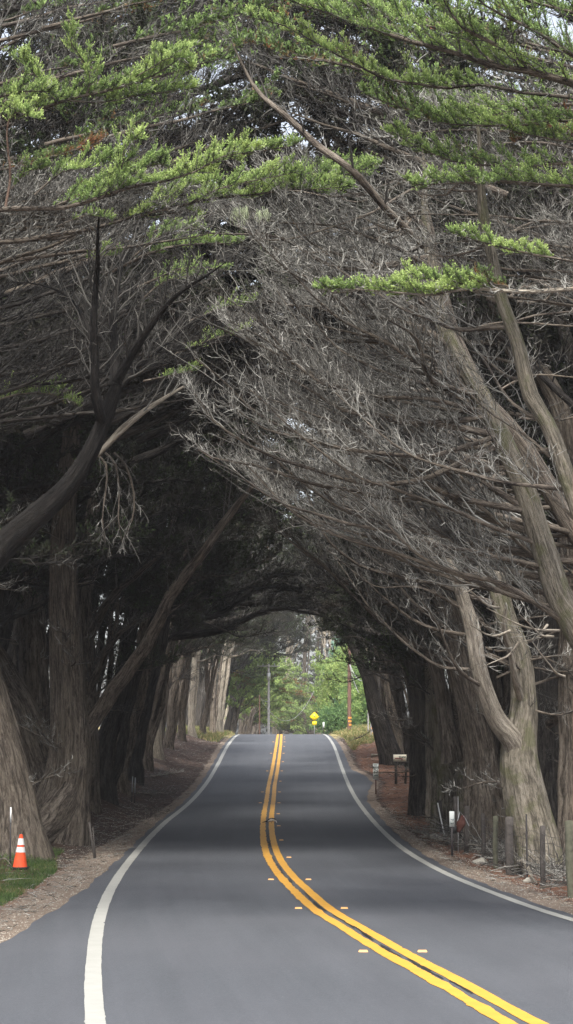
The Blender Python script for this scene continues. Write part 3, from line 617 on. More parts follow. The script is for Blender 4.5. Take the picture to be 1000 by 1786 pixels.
# long low limb whose tip curls up over the dark hole
limb(R1,[(880,770,30,12),(800,812,29.6,10),(700,842,29.2,9),(600,832,28.8,7),(500,806,28.5,6),(420,772,28.2,5),(370,735,28,4),(345,690,28,2.5),(322,668,28,1)],dens=10,Lmax=.75,tw=13,Lt=.32,w=.005,tint=.68,u0=.3)
limb(R1,[(870,760,30,10),(760,790,29,8),(640,790,28.6,7),(540,770,28.4,6),(460,745,28.2,4),(400,700,28,2)],dens=11,Lmax=.9,tw=14,Lt=.34,w=.005,tint=.66,u0=.2)
limb(R2,[(920,800,33,12),(800,862,32,10),(700,872,31,8),(600,850,30.5,7),(520,838,30,6),(440,812,30,5),(370,800,30,4),(340,768,30,1)],dens=8,Lmax=.55,tw=10,Lt=.3,w=.005,tint=.75,u0=.35)
for ps in ([(850,720,30,10),(760,700,29.5,8),(650,690,29,6),(560,665,28.6,5),(470,600,28.3,3),(400,560,28,1)],[(840,690,30,10),(760,650,29.5,8),(680,600,29,7),(600,560,28.7,5),(520,490,28.4,4),(430,400,28,2)],[(815,660,30,9),(730,615,29.7,7),(640,570,29.4,6),(560,500,29,4),(500,470,29,2)],[(790,600,30,8),(720,560,30,7),(650,530,30,5),(560,505,30,3)],[(770,560,30,8),(700,500,29.6,6),(620,450,29.2,5),(540,420,29,4),(480,330,28.8,1)],[(755,470,30,7),(690,430,29.6,6),(600,400,29.2,5),(500,390,29,3),(430,380,28.8,1)],[(745,400,30,7),(680,350,29.6,6),(600,330,29.2,4),(520,290,29,2)]):
    limb(R1,ps,dens=10,Lmax=.95,tw=14,Lt=.34,w=.0048,tint=.62,u0=.1)
# reddish leaning limb, upper middle
limb(R2,[(740,430,28.8,12),(680,370,28.4,13),(605,296,28,13),(560,258,28,13),(518,218,28,12),(460,165,28,9),(430,120,28,5),(400,70,28,2)],dens=3,Lmax=.8,tw=8,Lt=.35,bark='bark',tint=.4,w=.0045)

# right boughs, green
b=P(1330,1600,24); R10=Tree('cypress_tree',[b[0],24,float(gz(b[0],24))],'cypress outside the right edge whose bright green boughs fill the upper right','tree')
mb=MB(); trunk_mesh(mb,[(1330,1600,24,70),(1300,1100,24,60),(1250,700,24,50),(1220,400,24,40),(1190,200,24,30),(1160,0,24,20)],24,.3,.14); R10.put(mb,'trunk',M['bark'])
gbough(R10,[(1180,190,24,20),(1050,160,24,16),(1000,145,24,14),(925,120,24,13),(860,110,24,11),(800,95,24,9),(740,80,24,8),(675,62,24.2,7),(610,38,24.4,5),(560,18,24.6,4),(500,-6,24.8,2)],green=(.25,1),gt=.62,dens=15,Lmax=.7)
gbough(R10,[(925,120,24,9),(895,95,23.9,8),(850,75,23.8,7),(810,50,23.6,6),(780,5,23.5,4),(760,-40,23.4,2)],green=(.05,1),gt=.6,dens=15,Lmax=.7,bark='bark')
gbough(R10,[(1180,180,23.5,14),(1000,100,23.5,10),(950,60,23.5,8),(900,35,23.5,6),(850,10,23.5,4),(810,-30,23.5,2)],green=(.1,1),gt=.6,dens=16,Lmax=.8)
gbough(R10,[(1150,60,24,8),(1000,20,24,7),(920,0,24,5),(850,-20,24,2)],green=(.1,1),gt=.58,dens=15,Lmax=.8)
gbough(R10,[(740,80,24,5),(700,40,24.2,4),(660,20,24.3,3),(620,0,24.4,2)],green=(.05,1),gt=.7,dens=15,Lmax=.6)
gbough(R10,[(860,110,24,6),(800,60,24.3,5),(740,40,24.5,4),(690,15,24.7,2)],green=(.05,1),gt=.65,dens=15,Lmax=.7)
gbough(R10,[(1150,200,25,10),(990,170,25,7),(915,165,25,6),(840,150,25,6),(780,152,25,6),(730,145,25,5),(670,135,25,5),(610,105,25,4),(560,82,25,3),(500,48,25,2.5),(430,30,25,1.2)],green=(.4,1),gt=.72,dens=13,Lmax=.42)
gbough(R10,[(1120,180,25.5,8),(990,180,25.5,6),(915,190,25.5,5),(850,202,25.5,4),(780,205,25.5,3.5),(700,190,25.5,2.5),(632,162,25.5,1)],green=(.25,1),gt=.55,dens=14,Lmax=.5)
gbough(R10,[(1120,230,25,8),(1000,212,25,6),(880,216,25,4),(790,216,25,3),(735,205,25,1)],green=(.15,1),gt=.6,dens=14,Lmax=.5)
gbough(R10,[(1120,290,25,8),(1000,286,25,6),(940,292,25,5),(860,288,25,4),(800,284,25,3),(745,262,25,2),(680,226,25,1)],green=(.35,1),gt=.55,dens=14,Lmax=.5)
gbough(R10,[(1120,330,24.5,8),(1000,322,24.5,6),(900,318,24.5,4),(800,322,24.5,3),(722,323,24.5,1)],green=(.1,1),gt=.6,dens=15,Lmax=.5)
gbough(R10,[(1100,240,25,6),(1000,250,25,4),(940,240,25,3),(890,225,25,1)],green=(.1,1),gt=.66,dens=14,Lmax=.5)
gbough(R10,[(1080,270,25.3,5),(1000,240,25.3,4),(950,230,25.3,3),(900,250,25.3,1)],green=(.2,1),gt=.1,dens=9,Lmax=.45)
gbough(R10,[(1150,500,24,9),(1000,508,24,8),(900,508,24,7),(820,503,24,6),(760,510,24,5),(700,508,24,4),(620,506,24,2.5),(555,506,24,1)],green=(.5,1),gt=.72,dens=16,Lmax=.34,bark='bark_pale',gden=30,tint=.7)
gbough(R10,[(830,503,24,3),(790,492,24,2.5),(740,490,24,2),(690,494,24,1)],green=(0,1),gt=.7,dens=16,Lmax=.3)
gbough(R10,[(890,500,24,3),(850,495,24,2),(820,490,24,1)],green=(0,1),gt=.22,dens=14,Lmax=.3)
gbough(R10,[(1120,480,24.5,7),(1000,455,24.5,5),(930,442,24.5,4),(850,425,24.5,3),(790,411,24.5,1)],green=(.5,1),gt=.68,dens=14,Lmax=.38,tint=.65)
for j in range(16): # grey dead boughs among them on the far right
    y0=U(190,560); gx=U(640,860)
    limb(R10,[(1140,y0+20,27,7),(1000,y0,27,6),((1000+gx)/2,y0-12,27,4),(gx,y0-U(-5,50),27,1.5)],tint=.66,dens=9,Lmax=.9,tw=13,Lt=.34,w=.0046)
# scattered green in the top middle and left, further in
for j in range(26):
    x0=U(0,1000); y0=U(-20,230); s_=1 if x0<450 else -1; Y=U(33,42)
    gbough(R10 if s_<0 else L8,[(x0-s_*160,y0+50,Y,8),(x0-s_*60,y0+25,Y,6),(x0+s_*40,y0,Y,3),(x0+s_*110,y0-15,Y,1)],green=(.2,1) if U(0,1)<.45 else (.7,1),gt=U(.3,.55),dens=6,Lmax=1.3,tw=12,Lt=.5,gden=9,gl=9,gsize=.08,gLt=.25)
# dim limbs filling the upper part behind
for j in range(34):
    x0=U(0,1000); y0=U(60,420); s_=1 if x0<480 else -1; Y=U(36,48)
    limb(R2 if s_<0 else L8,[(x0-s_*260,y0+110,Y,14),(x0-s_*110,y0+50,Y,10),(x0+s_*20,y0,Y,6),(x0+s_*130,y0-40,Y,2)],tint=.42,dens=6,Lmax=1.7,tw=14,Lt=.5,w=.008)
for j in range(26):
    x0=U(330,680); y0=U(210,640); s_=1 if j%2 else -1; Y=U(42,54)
    limb(R2 if s_<0 else L8,[(x0-s_*300,y0+130,Y,16),(x0-s_*130,y0+55,Y,12),(x0+s_*20,y0,Y,7),(x0+s_*130,y0-40,Y,2)],tint=.25,dens=6,Lmax=1.9,tw=14,Lt=.55,w=.01,green=(.3,1),gt=.2,leafmat='dark_leaf',gden=7,gl=8,gsize=.13,gLt=.35,bark='bark_shaded')
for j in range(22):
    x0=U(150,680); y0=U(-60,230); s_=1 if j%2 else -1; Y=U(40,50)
    limb(R2 if s_<0 else L8,[(x0-s_*300,y0+130,Y,16),(x0-s_*130,y0+55,Y,12),(x0+s_*20,y0,Y,7),(x0+s_*130,y0-40,Y,2)],tint=.3,dens=6,Lmax=1.9,tw=14,Lt=.5,w=.009,green=(.3,1),gt=U(.1,.35),leafmat='dark_leaf' if j%3 else 'leaf',gden=9,gl=11,gsize=.08,gLt=.35,bark='bark_shaded')
# long bare sweeping limbs on top of the twig mass
for t_,pp_,rr_ in ((R1,pR1,rR1),(R2,pR2,rR2)):
    fan(t_,pp_,rr_,13,.4,.97,(330,640),(800,300),(-3,1),r0=.045,sag=.2,tint=.55,dens=2.6,Lmax=2.0,tw=9,Lt=.35,w=.004,fwd=1.5,spread=.5,up=.2,bark='bark')
# boughs closing the arch over the far part of the road
for j in range(16):
    s_=1 if j%2 else -1; x1=U(430,590); y1=U(985,1075); Y=U(84,104); xs=300 if s_>0 else 700
    limb(L5 if s_>0 else R7,[(xs,y1+U(20,90),Y,16),((xs*.6+x1*.4),y1+U(0,40),Y,12),((xs*.25+x1*.75),y1+U(-10,15),Y,7),(x1+s_*20,y1,Y,2)],tint=.3,dens=4.5,Lmax=2.2,tw=12,Lt=.7,w=.014,green=(.3,1) if j%3==0 else None,gt=.3,leafmat='dark_leaf',gden=6,gl=9,gsize=.11,gLt=.35,bark='bark_shaded')
# hanging lichen
mb=MB(); c=P(440,368,28.5); n=190; k_=rng.integers(0,7,n); cc=np.array([[U(-.24,.22),U(-.1,.1),U(-.05,.05)] for _ in range(7)]); pp=c+cc[k_]+rng.normal(size=(n,3))*[.03,.05,.04]; ll=(np.array([.12,.3,.18,.34,.1,.22,.15])[k_]*U(.4,1.1,n))[:,None]
ribbons(mb,pp,pp-UP*ll*.5+rng.normal(size=(n,3))*.02,pp-UP*ll+rng.normal(size=(n,3))*.03,.005,tint=U(0,1,n)); L8.put(mb,'lichen',M['lichen'])

# ------------------------------------------------------------------ repeating trees (built once per kind)
def variant(kind,seed,Ht=17,reach=6.5,leaf='dark_leaf',bare=7.5,nl=9,green=False,bark='bark_shaded',tw0=.05):
    global rng,U
    keep=rng; rng=np.random.default_rng(seed); U=rng.uniform
    T=Tree('cypress_tree',(0,0,0),'x'); T.root.name='cypress_tree'
    mb=MB(); r0=U(.30,.43)*(.72 if kind=='slim' else 1); lean=U(.06,.16)
    stems=[]; 
    main=[(0,0,0,r0),(U(-.1,.15),U(-.2,.2),1.5,r0*.85),(lean*4,U(-.3,.3),4,r0*.72),(lean*9,U(-.5,.5),7.5,r0*.6),(lean*16,U(-.8,.8),Ht*.65,r0*.42),(lean*22,U(-1,1),Ht*.9,r0*.2)]
    stems.append(trunk_mesh(mb,main,26,.4,.26,step=.3,jit=.03,real=True))
    for j in range(int(U(1,3.5))+(1 if kind=='slim' else 0)):
        a=U(-1.2,1.2); h0=U(.3,3.5); d=np.array([math.cos(a),math.sin(a)]); q=r0*U(.4,.6)
        b0=np.array([lean*h0,0]); 
        stems.append(trunk_mesh(mb,[(b0[0],b0[1],h0-.6,q),(b0[0]+d[0]*.5,b0[1]+d[1]*.5,h0+1.2,q*.95),(b0[0]+d[0]*1.2,b0[1]+d[1]*1.0,h0+4.5,q*.8),(b0[0]+d[0]*2.6,b0[1]+d[1]*1.8,h0+8.5,q*.5),(b0[0]+d[0]*4.2,b0[1]+d[1]*2.5,Ht*.85,q*.2)],16,.0,.18,step=.35,root=False,jit=.04,real=True))
    T.put(mb,'trunk',M[bark])
    lb=MB(); cr=MB()
    for j in range(nl):
        pth,rr=stems[int(U(0,len(stems)))]; u=U(.3,.95); i=int(u*(len(pth)-1)); s=pth[i]
        a=U(-1.0,1.0) if j%4 else U(1.6,4.6); L=U(.6,1.)*reach*(1.0 if abs(a)<1.2 else .6)
        hz=np.array([math.cos(a),math.sin(a),0]); e=s+hz*L+UP*U(.15,.55)*L
        m1=s+(e-s)*.35+UP*U(-.02,.18)*L; m2=s+(e-s)*.7+UP*U(0,.15)*L
        r=min(rr[i]*.55,.13); path=spline([s,m1,m2,e],.35,.05); rr2=radii([r,r*.7,r*.45,.015],path,[s,m1,m2,e])
        tubes(lb,path,rr2,7)
        S,uu,rs=secondaries(path,rr2,.12,4.2,1.9,.2,K=5)
        tubes(lb,S,rs[:,None]*np.linspace(1.4,.4,5)[None,:],3,tint=U(tw0,tw0+.4,len(S)),m=1)
        twigs_on(lb,S,15,.6,.010,.2,tint=U(tw0,tw0+.4,len(S)),sub=2,m=1)
        k=(S[:,-1,2]>bare)&(uu>.15) if not green else (uu>.2)
        if k.sum():
            needles_on(cr,S[k],10 if not green else 15,12 if not green else 10,.5,.105 if not green else .15,.5,tint=U(.2,.8,k.sum()) if not green else U(.4,.95,k.sum()),u0=.2)
    # leafy top
    n=46; th=U(0,6.28,n); rr_=np.sqrt(U(0,1,n))*reach*.85; c=np.stack([lean*18+1.2+rr_*np.cos(th),rr_*np.sin(th),Ht*.82+U(-1.5,1.8,n)-rr_*.18],-1)
    ends=c+rng.normal(size=(n,3))*[1.2,1.2,.3]; S=np.stack([c,(c+ends)/2+UP*.1,ends],1)
    needles_on(cr,S,60,15,.6,.11,.4,tint=U(.05,.7,n),u0=0)
    if lb.n: T.put(lb,'branches',[M[bark],M['twig']])
    T.put(cr,'crown',M['leaf' if green else leaf])
    STAT['variant']=STAT.get('variant',0)+lb.tri_count()+cr.tri_count()+mb.tri_count()
    rng=keep; U=rng.uniform
    return T.root
def copy_tree(o,parent=None):
    c=o.copy(); col.objects.link(c); c.parent=parent
    for ch in [x for x in o.children]: copy_tree(ch,c)
    return c
VAR=[variant('row',100+i,Ht=16+i*.7,reach=6.2+.3*i) for i in range(6)]  # row trees carry interior shade in their bark and twig colours
SLIM=[variant('slim',500+i,Ht=15,reach=5,bark='bark',tw0=.1) for i in range(4)]
LITV=[variant('lit',400+i,Ht=15,reach=4.5,bark=['bark','bark_pale'][i%2],tw0=.3) for i in range(3)]  # paler bark and twigs stand in for the light at the far end
TALL=[variant('tall',200+i,Ht=25,reach=10,nl=26,bare=10) for i in range(2)]
used=set()
def place(vi,x,Y,rz,s,label,group=None,sz=None,pool=None):
    pool=pool or VAR; src=pool[vi%len(pool)]
    o=src if src.name not in used else copy_tree(src)
    used.add(src.name)
    o.location=(x,Y,float(gz(x,Y))-.1); o.rotation_euler=(0,0,rz); o.scale=(s,s,(sz or s))
    tag(o,label,'tree',group); return o
N=0
# front row each side, from where the hand-placed trunks end to the tunnel mouth
left_px=[(185,70),(212,76),(236,83),(258,92),(278,101),(297,110),(318,120),(338,130),(356,139),(372,148),(384,157)]
for i,(px,Y) in enumerate(left_px):
    x=(px-500)/F*Y; far=Y>98
    place(i,x,Y,U(-.35,.35) if not far else [1.0,-1.2,1.4,-1.0,1.7][i%5],U(.85,1.05) if not far else U(.62,.8),'pale cypress in the far half of the left row towards the crest' if far else 'dark cypress in the shaded middle of the left row','pale cypresses at the far end of the left row' if far else 'dark cypresses in the middle of the left row',pool=LITV if far else (SLIM if i%2 else None))
for i,(px,Y) in enumerate([(172,67),(196,79),(222,88),(246,97),(268,107),(288,116),(308,126),(330,138)]):
    x=(px-500)/F*Y+U(-.6,.35)
    place(i,x,Y,[.9,-.8,.5,-1.1][i%4],U(.6,.8),'slender grey cypress squeezed between the darker trunks of the left row','slender grey cypresses in the left row',pool=SLIM)
for i,(px,Y) in enumerate([(742,78),(728,90),(716,100),(800,62),(880,58),(905,64),(700,112)]):
    x=(px-500)/F*Y+U(-.1,.7)
    place(i,x,Y,math.pi+[.9,-.8,.5,-1.1][i%4],U(.6,.8),'slender grey cypress squeezed between the darker trunks of the right row','slender grey cypresses in the right row',pool=SLIM)
for i,(px,Y) in enumerate([(714,103),(698,108),(684,113),(676,118),(672,124)]):
    x=(px-500)/F*Y
    place(i+2,x,Y,math.pi+(U(-.3,.3) if i<2 else [1.1,-1.2,1.5][i%3]),U(.7,.85),'dark cypress in the shaded right row beyond the mailbox','dark cypresses of the right row beyond the mailbox',pool=SLIM if i%2 else None)
# rows behind on both sides
for sgn in (-1,1):
    for r_,(o0,stp) in enumerate(((9.5,5.0),(15,7),(23,9),(34,13))):
        Y=44+r_*2+U(0,3)
        while Y<158:
            if not(sgn>0 and Y>122) and not(sgn<0 and Y>100) and not(r_==0 and Y>84):
                ed=float(xl(Y)) if sgn<0 else float(xr(Y))
                x=ed+sgn*(o0-3+U(-1.2,1.2)); N+=1
                place(int(U(0,6)),x,Y,(0 if sgn<0 else math.pi)+U(-.6,.6),U(.85,1.15),'shadowy cypress deep behind the %s roadside row'%('left' if sgn<0 else 'right'),'shadowy cypresses behind the %s row'%('left' if sgn<0 else 'right'))
            Y+=stp*U(.8,1.2)
for i,(x,Y,rz,s_) in enumerate([(-12,50,.2,1),(-14,62,-.3,1.05),(-13,76,.1,.85),(12,52,3.3,1),(13.5,66,2.9,1.05),(14,80,3.2,.85),(-19,44,.4,1),(19,46,2.8,1)]):
    place(i,x,Y,rz,s_,'tall dim cypress rising behind the roadside row on the %s, its crown closing the top'%('left' if x<0 else 'right'),'tall dim cypresses behind the rows on the %s'%('left' if x<0 else 'right'),pool=TALL)
for i,(x,Y,rz) in enumerate([(-14,27,.0),(-17,21,.6)]):  # unseen trees added for the shade they cast on the left limbs
    place(i,x,Y,rz,.8,'added unseen cypress outside the left edge, placed to shade the limbs behind','added unseen cypresses outside the left edge',pool=TALL)
# beyond the crest
GV=[variant('green',300+i,Ht=13,reach=6.5,nl=16,green=True,bark='bark',tw0=.3) for i in range(3)]
far=[(405,206,.62,.3),(378,214,.8,.1),(428,236,.62,.2),(418,262,.9,.4),(520,300,.62,3.3),(548,296,.6,3.0),(440,325,1.1,.5),(500,345,1.0,1.2),(560,325,.9,2.4),(400,245,.95,.9)]
for i,(px,Y,s,rz) in enumerate(far):
    place(i,(px-500)/F*Y,Y,rz,s,'green-tiered cypress beyond the crest, near the utility poles','green cypresses beyond the crest',pool=GV)
for i in range(34):
    px=U(370,680); Y=U(320,400); 
    place(int(U(0,6)),(px-500)/F*Y,Y,U(0,6.28),1.1,'tall dim grey tree in the far wood across the road end','tall trees of the far wood',sz=U(2.2,3.3),pool=LITV)
for i in range(12):
    px=U(300,400); Y=U(190,235); x=(px-500)/F*Y
    if x<-5: place(int(U(0,6)),x,Y,U(-.5,.5),U(.8,1.1),'dim cypress just over the crest on the left','dim cypresses over the crest on the left')
# undergrowth thicket deep between the trunks, both sides
mb=MB()
for sgn in (-1,1):
    n=3500; Y=U(45,120,n); off=U(6.5,34,n); ed=np.where(sgn<0,xl(Y),xr(Y)); x=ed+sgn*off; ok=~((sgn>0)&(Y>125)); Y=Y[ok];x=x[ok]; n=len(Y)
    p=np.stack([x,Y,gz(x,Y)],-1); h=U(.4,2.2,n)[:,None]; d=unit(rng.normal(size=(n,3))*[.5,.5,.2]+UP)
    ribbons(mb,p,p+d*h*.5,p+d*h+rng.normal(size=(n,3))*.2,.012,tint=U(.1,.6,n))
    S=np.stack([p+d*h*.3,p+d*h*.6,p+d*h],1); twigs_on(mb,S,6,.9,.008,.1,tint=U(.05,.4,n),sub=1)
tag(mb.build('undergrowth',M['twig']),'dry tangled undergrowth between the shaded trunks on both sides','undergrowth',kind='stuff')
mb=MB(); n=5200; c=[]
for sgn in (-1,1):
    Y=U(40,330,n) if sgn>0 else np.where(U(0,1,n)<.6,U(40,158,n),U(195,330,n)); x=(-2 if sgn<0 else 2)+sgn*U(34,60,n); z=gz(x,Y)+U(0,17,n); c.append(np.stack([x,Y,z],-1))
x=U(-60,60,n); Y=U(425,460,n); c.append(np.stack([x,Y,gz(x,Y)+U(0,36,n)],-1)); c=np.concatenate(c)
e=c+rng.normal(size=c.shape)*[1.5,1.5,.6]; needles_on(mb,np.stack([c,(c+e)/2,e],1),7,9,.9,.42,.4,tint=U(0,.8,len(c)),u0=0)
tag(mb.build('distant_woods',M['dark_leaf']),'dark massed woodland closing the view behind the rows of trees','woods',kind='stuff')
print('STAT',STAT,'t',time.time()-T0)
# ------------------------------------------------------------------ willow-like shrub, eucalyptus
def shrub(name,label,px,Y,w,h,mat,n,leaf=.13,cat='shrub',zb=0,tlo=.2,thi=1.0):
    b=G(px,Y); T=Tree(name,b,label,cat); mb=MB()
    for j in range(14):
        a=U(0,6.28); q=U(.2,.9); e=b+np.array([math.cos(a)*w*.4*q,math.sin(a)*w*.4*q,h*U(.5,.85)])
        path=spline([b+[math.cos(a)*.3,math.sin(a)*.3,-.2],b+(e-b)*.5+rng.normal(size=3)*.3,e],.4,.03); tubes(mb,path,np.linspace(.07,.015,len(path)),6)
    T.put(mb,'stems',M['bark'])
    v=rng.normal(size=(n,3)); v=unit(v); rr=U(.3,1,n)**.5; lump=1+.22*np.sin(v[:,0]*5+v[:,2]*7+1)+.15*np.sin(v[:,1]*9+v[:,2]*11)
    c=b+np.array([0,0,h*.5+zb])+v*(rr*lump)[:,None]*[w*.5,w*.45,h*.52]; c[:,2]=np.maximum(c[:,2],b[2]+.1)
    e=c+rng.normal(size=(n,3))*.45+UP*.15; g=MB()
    lu=.5+.4*np.sin(c[:,0]*2.3+c[:,2]*1.7)*np.sin(c[:,2]*2.9+c[:,1]); needles_on(g,np.stack([c,(c+e)/2,e],1),8,8,.45,leaf,.35,tint=tlo+(thi-tlo)*lu,u0=0)
    T.put(g,'foliage',mat); return T
shrub('willow_shrub','large bright yellow-green willow shrub beside the brown utility pole',600,207,5.8,8.6,M['willow_leaf'],1500,tlo=.45,thi=1.1)
shrub('willow_shrub','rounded green shrub right of the brown utility pole under the cypress edge',642,190,3.6,6.2,M['willow_leaf'],900,tlo=.15,thi=.9)
shrub('laurel_shrub','low dark glossy shrub at the foot of the brown utility pole',592,196,4.4,2.6,M['willow_leaf'],500,tlo=.0,thi=.45)
shrub('eucalyptus_tree','pale blue-green young eucalyptus top behind the willow shrub',600,222,3.0,11.5,M['blue_leaf'],700,leaf=.15,cat='tree')
# ------------------------------------------------------------------ utility poles and wires
def pole(label,px,Y,top,wpx,mat,arm=None,bands=(),insul=True,base_px=None,arm_dx=0):
    b=G(px,Y); t=P(px,top,Y); T=Tree('utility_pole',b,label,'utility pole'); mb=MB(); r=wpx/2/F*Y
    path=np.array([b-[0,0,.5],(b+t)/2,t]); tubes(mb,path,[r*1.1,r,r*.8],14); T.put(mb,'pole',mat)
    if arm:
        z,w=arm; m2=MB(); c=P(px+arm_dx,z,Y); m2.box(c-[0,r+.06,0],(w,.10,.09)); a=T.put(m2,'crossarm',mat)
        for k in (-.47,-.25,.25,.47):
            m3=MB(); tubes(m3,np.array([c+[k*w,-r-.06,.06],c+[k*w,-r-.06,.14],c+[k*w,-r-.06,.24],c+[k*w,-r-.06,.28]]),[.015,.04,.035,.01],8); T.put(m3,'insulator',M['steel'])
        m4=MB(); cc=c-[0,r+.16,1.0]; tubes(m4,np.array([cc-[0,0,.4],cc-[0,0,.36],cc+[0,0,.3],cc+[0,0,.36]]),[.05,.19,.19,.05],14); T.put(m4,'transformer',M['steel'])
    for y in bands:
        m5=MB(); c=P(px,y,Y); tubes(m5,np.array([c-[0,0,.07],c+[0,0,.07]]),[r*1.13]*2,14); T.put(m5,'band',M['band'])
    return t,T
pA,TA=pole('slim pale utility pole with a crossarm standing left of the yellow lines beyond the crest',469,200,1158,4.4,M['pole_grey'],(1162,2.3))
pB,TB=pole('pale utility pole with crossarm rising behind the yellow-green shrub',571,212,1104,5.2,M['pole_grey'],(1112,2.6))
pC,TC=pole('brown wooden utility pole with orange bands in front of the green shrub',610,166,1060,6.4,M['pole_brown'],None,(1252,1258,1264))
pD,TD=pole('thick grey utility pole with orange bands at the right tunnel edge',651,141,1090,8.4,M['pole_grey'],None,(1262,1270,1279))
pE,TE=pole('thin dark pole just left of the pale crossarm pole',453,196,1212,2.6,M['pole_brown'])
pF,TF=pole('thin wooden pole close beside the thick grey banded pole',643,150,1150,2.4,M['pole_grey'])
def cable(label,a,b_,sag,r=.025,name='overhead_cable'):
    t=np.linspace(0,1,24)[:,None]; p=a+(b_-a)*t-UP*sag*4*t*(1-t); mb=MB(); tubes(mb,p,np.full(24,r),5)
    tag(mb.build(name,M['cable'],loc=a),label,'cable')
cable('drooping pale cable from the thin dark pole towards the shrub',P(455,1218,196),P(548,1205,205),2.6)
cable('short upper cable between the thin dark pole and the crossarm pole',P(455,1217,196),P(469,1222,199),.2)
cable('thick pale cable loop hanging from the brown banded pole',P(608,1150,165.6),P(626,1208,165.6),.35,.028)
cable('thin cable curving from the brown pole to the right trees',P(608,1152,165.6),P(650,1172,141),1.1,.03)
# ------------------------------------------------------------------ signs
def text_mesh(s,size,mat,parent,loc,rot=(math.pi/2,0,0),name='lettering',yscale=1.0):
    cu=bpy.data.curves.new('lettering','FONT'); cu.body=s; cu.size=size; cu.align_x='CENTER'; cu.align_y='CENTER'; cu.extrude=.001; cu.offset=size*.02
    o=bpy.data.objects.new('tmp',cu); col.objects.link(o); bpy.context.view_layer.update()
    me=bpy.data.meshes.new_from_object(o.evaluated_get(bpy.context.evaluated_depsgraph_get())); bpy.data.objects.remove(o)
    me.materials.clear(); me.materials.append(mat); m=bpy.data.objects.new(name,me); col.objects.link(m); m.parent=parent; m.location=loc; m.rotation_euler=rot; m.scale=(1,yscale,1); return m
def paddle(label,px,Y,H,w,ph,postmat,lines,lean=0):
    b=G(px,Y); T=Tree('marker_sign',b,label,'marker sign'); mb=MB()
    mb.box(b+[0,0,H*.5-.1],(.055,.03,H+.1)); T.put(mb,'post',postmat)
    mb=MB(); mb.box(b+[0,-.03,H-ph/2],(w,.012,ph)); p=T.put(mb,'panel',M['sign_white'])
    for s,size,dz,rot in lines:
        text_mesh(s,size,M['ink'],p,(0,-.038,H-dz),(math.pi/2,rot,0) if rot==0 else (math.pi/2,math.pi/2,0))
    return T
paddle('pale roadside marker paddle with MEN lettering on a rust-brown post, before the mailbox',656,84,1.27,.235,.66,M['rust'],[('01',.12,.07,0),('MEN',.125,.17,0),('2',.22,.36,1),('1',.22,.50,1)])
paddle('white roadside marker paddle on a grey post at the near end of the fence',788,49,1.08,.12,.37,M['dark_metal'],[('7',.10,.20,1),('2',.10,.29,1)])
b=G(549,188); T=Tree('warning_sign',b,'yellow diamond warning sign with a smaller yellow plate below, beyond the crest','road sign')
top=P(549,1243,188)[2]-b[2]; cz=P(549,1250,188)[2]; mb=MB(); mb.box(b+[0,0,top*.5-.2],(.07,.07,top+.2)); T.put(mb,'post',M['steel'])
def plate(w,h,rot,c,name,mat):
    m=MB(); m.box(c,(w,.02,h),rot=roty(rot)); bm=T.put(m,name,mat); return bm
c=np.array([b[0],187.93,cz]); d=plate(.62,.62,math.pi/4,c,'diamond_panel',M['sign_yellow'])
m=MB(); o_=c-b+[0,-.016,.05]; sym=np.array([[-.10,.10],[-.05,.02],[.0,-.02],[.08,-.06],[.14,-.03]]); 
pp=np.array([o_+[x,0,z] for x,z in sym]); tubes(m,pp,[.02,.035,.045,.03,.015],6); sy=m.build('symbol',M['ink'],d)
pp=np.array([o_+[-.09,0,.0],o_+[.02,0,.03],o_+[.1,0,-.1]]); 
plate(.40,.34,0,np.array([b[0],187.93,P(549,1261.5,188)[2]]),'advisory_plate',M['sign_yellow'])
b=G(565,182); T=Tree('marker_sign',b,'tiny white marker paddle beside the green shrub beyond the crest','marker sign'); mb=MB(); mb.box(b+[0,0,.6],(.05,.04,1.3)); T.put(mb,'post',M['dark_metal']); mb=MB(); mb.box(b+[0,-.04,1.05],(.15,.02,.5)); T.put(mb,'panel',M['sign_white'])
# ------------------------------------------------------------------ mailbox
b=G(699,91); T=Tree('mailbox',b,'cream roadside mailbox numbered 30400 on a dark post beside a black trunk','mailbox')
W,Hh=.56,.31; zc=P(698,1322,91)[2]-b[2]; n=14
prof=[(-.12,-Hh/2),(.12,-Hh/2)]+[(.12*math.cos(a),Hh*.12+Hh*.38*math.sin(a)) for a in np.linspace(0,math.pi,n)]
V=[];k=len(prof)
for x in (-W/2,W/2): V+=[(b[0]-.03+x,b[1]+p[0],b[2]+zc+p[1]) for p in prof]
mb=MB(); mb.add(V,q=[[i,(i+1)%k,k+(i+1)%k,k+i] for i in range(k)]); 
for s in (0,k): mb.add(np.array(V)[s:s+k],t=[[0,i,i+1] for i in range(1,k-1)])
bx=T.put(mb,'box',M['box_white'])
mb=MB(); mb.box(b+[W/2-.02,0,zc],(.02,.27,Hh*1.02)); T.put(mb,'door',M['box_white']); mb=MB(); mb.box(b+[-.1,-.128,zc-.02],(.30,.012,.035)); mb.box(b+[.07,-.128,zc-.06],(.05,.012,.10)); T.put(mb,'flag',M['ink_red'])
text_mesh('30400',.13,M['ink'],bx,(.08,-.124,zc+.03))
mb=MB(); mb.box(b+[-.2,0,zc/2-.15],(.12,.12,zc)); T.put(mb,'post',M['wood']); mb=MB(); mb.box(b+[.25,.05,zc/2-.15],(.1,.1,zc),rot=roty(.06)); T.put(mb,'post',M['wood']); mb=MB(); mb.box(b+[0,0,zc-Hh/2-.03],(.74,.26,.05)); T.put(mb,'shelf',M['wood'])
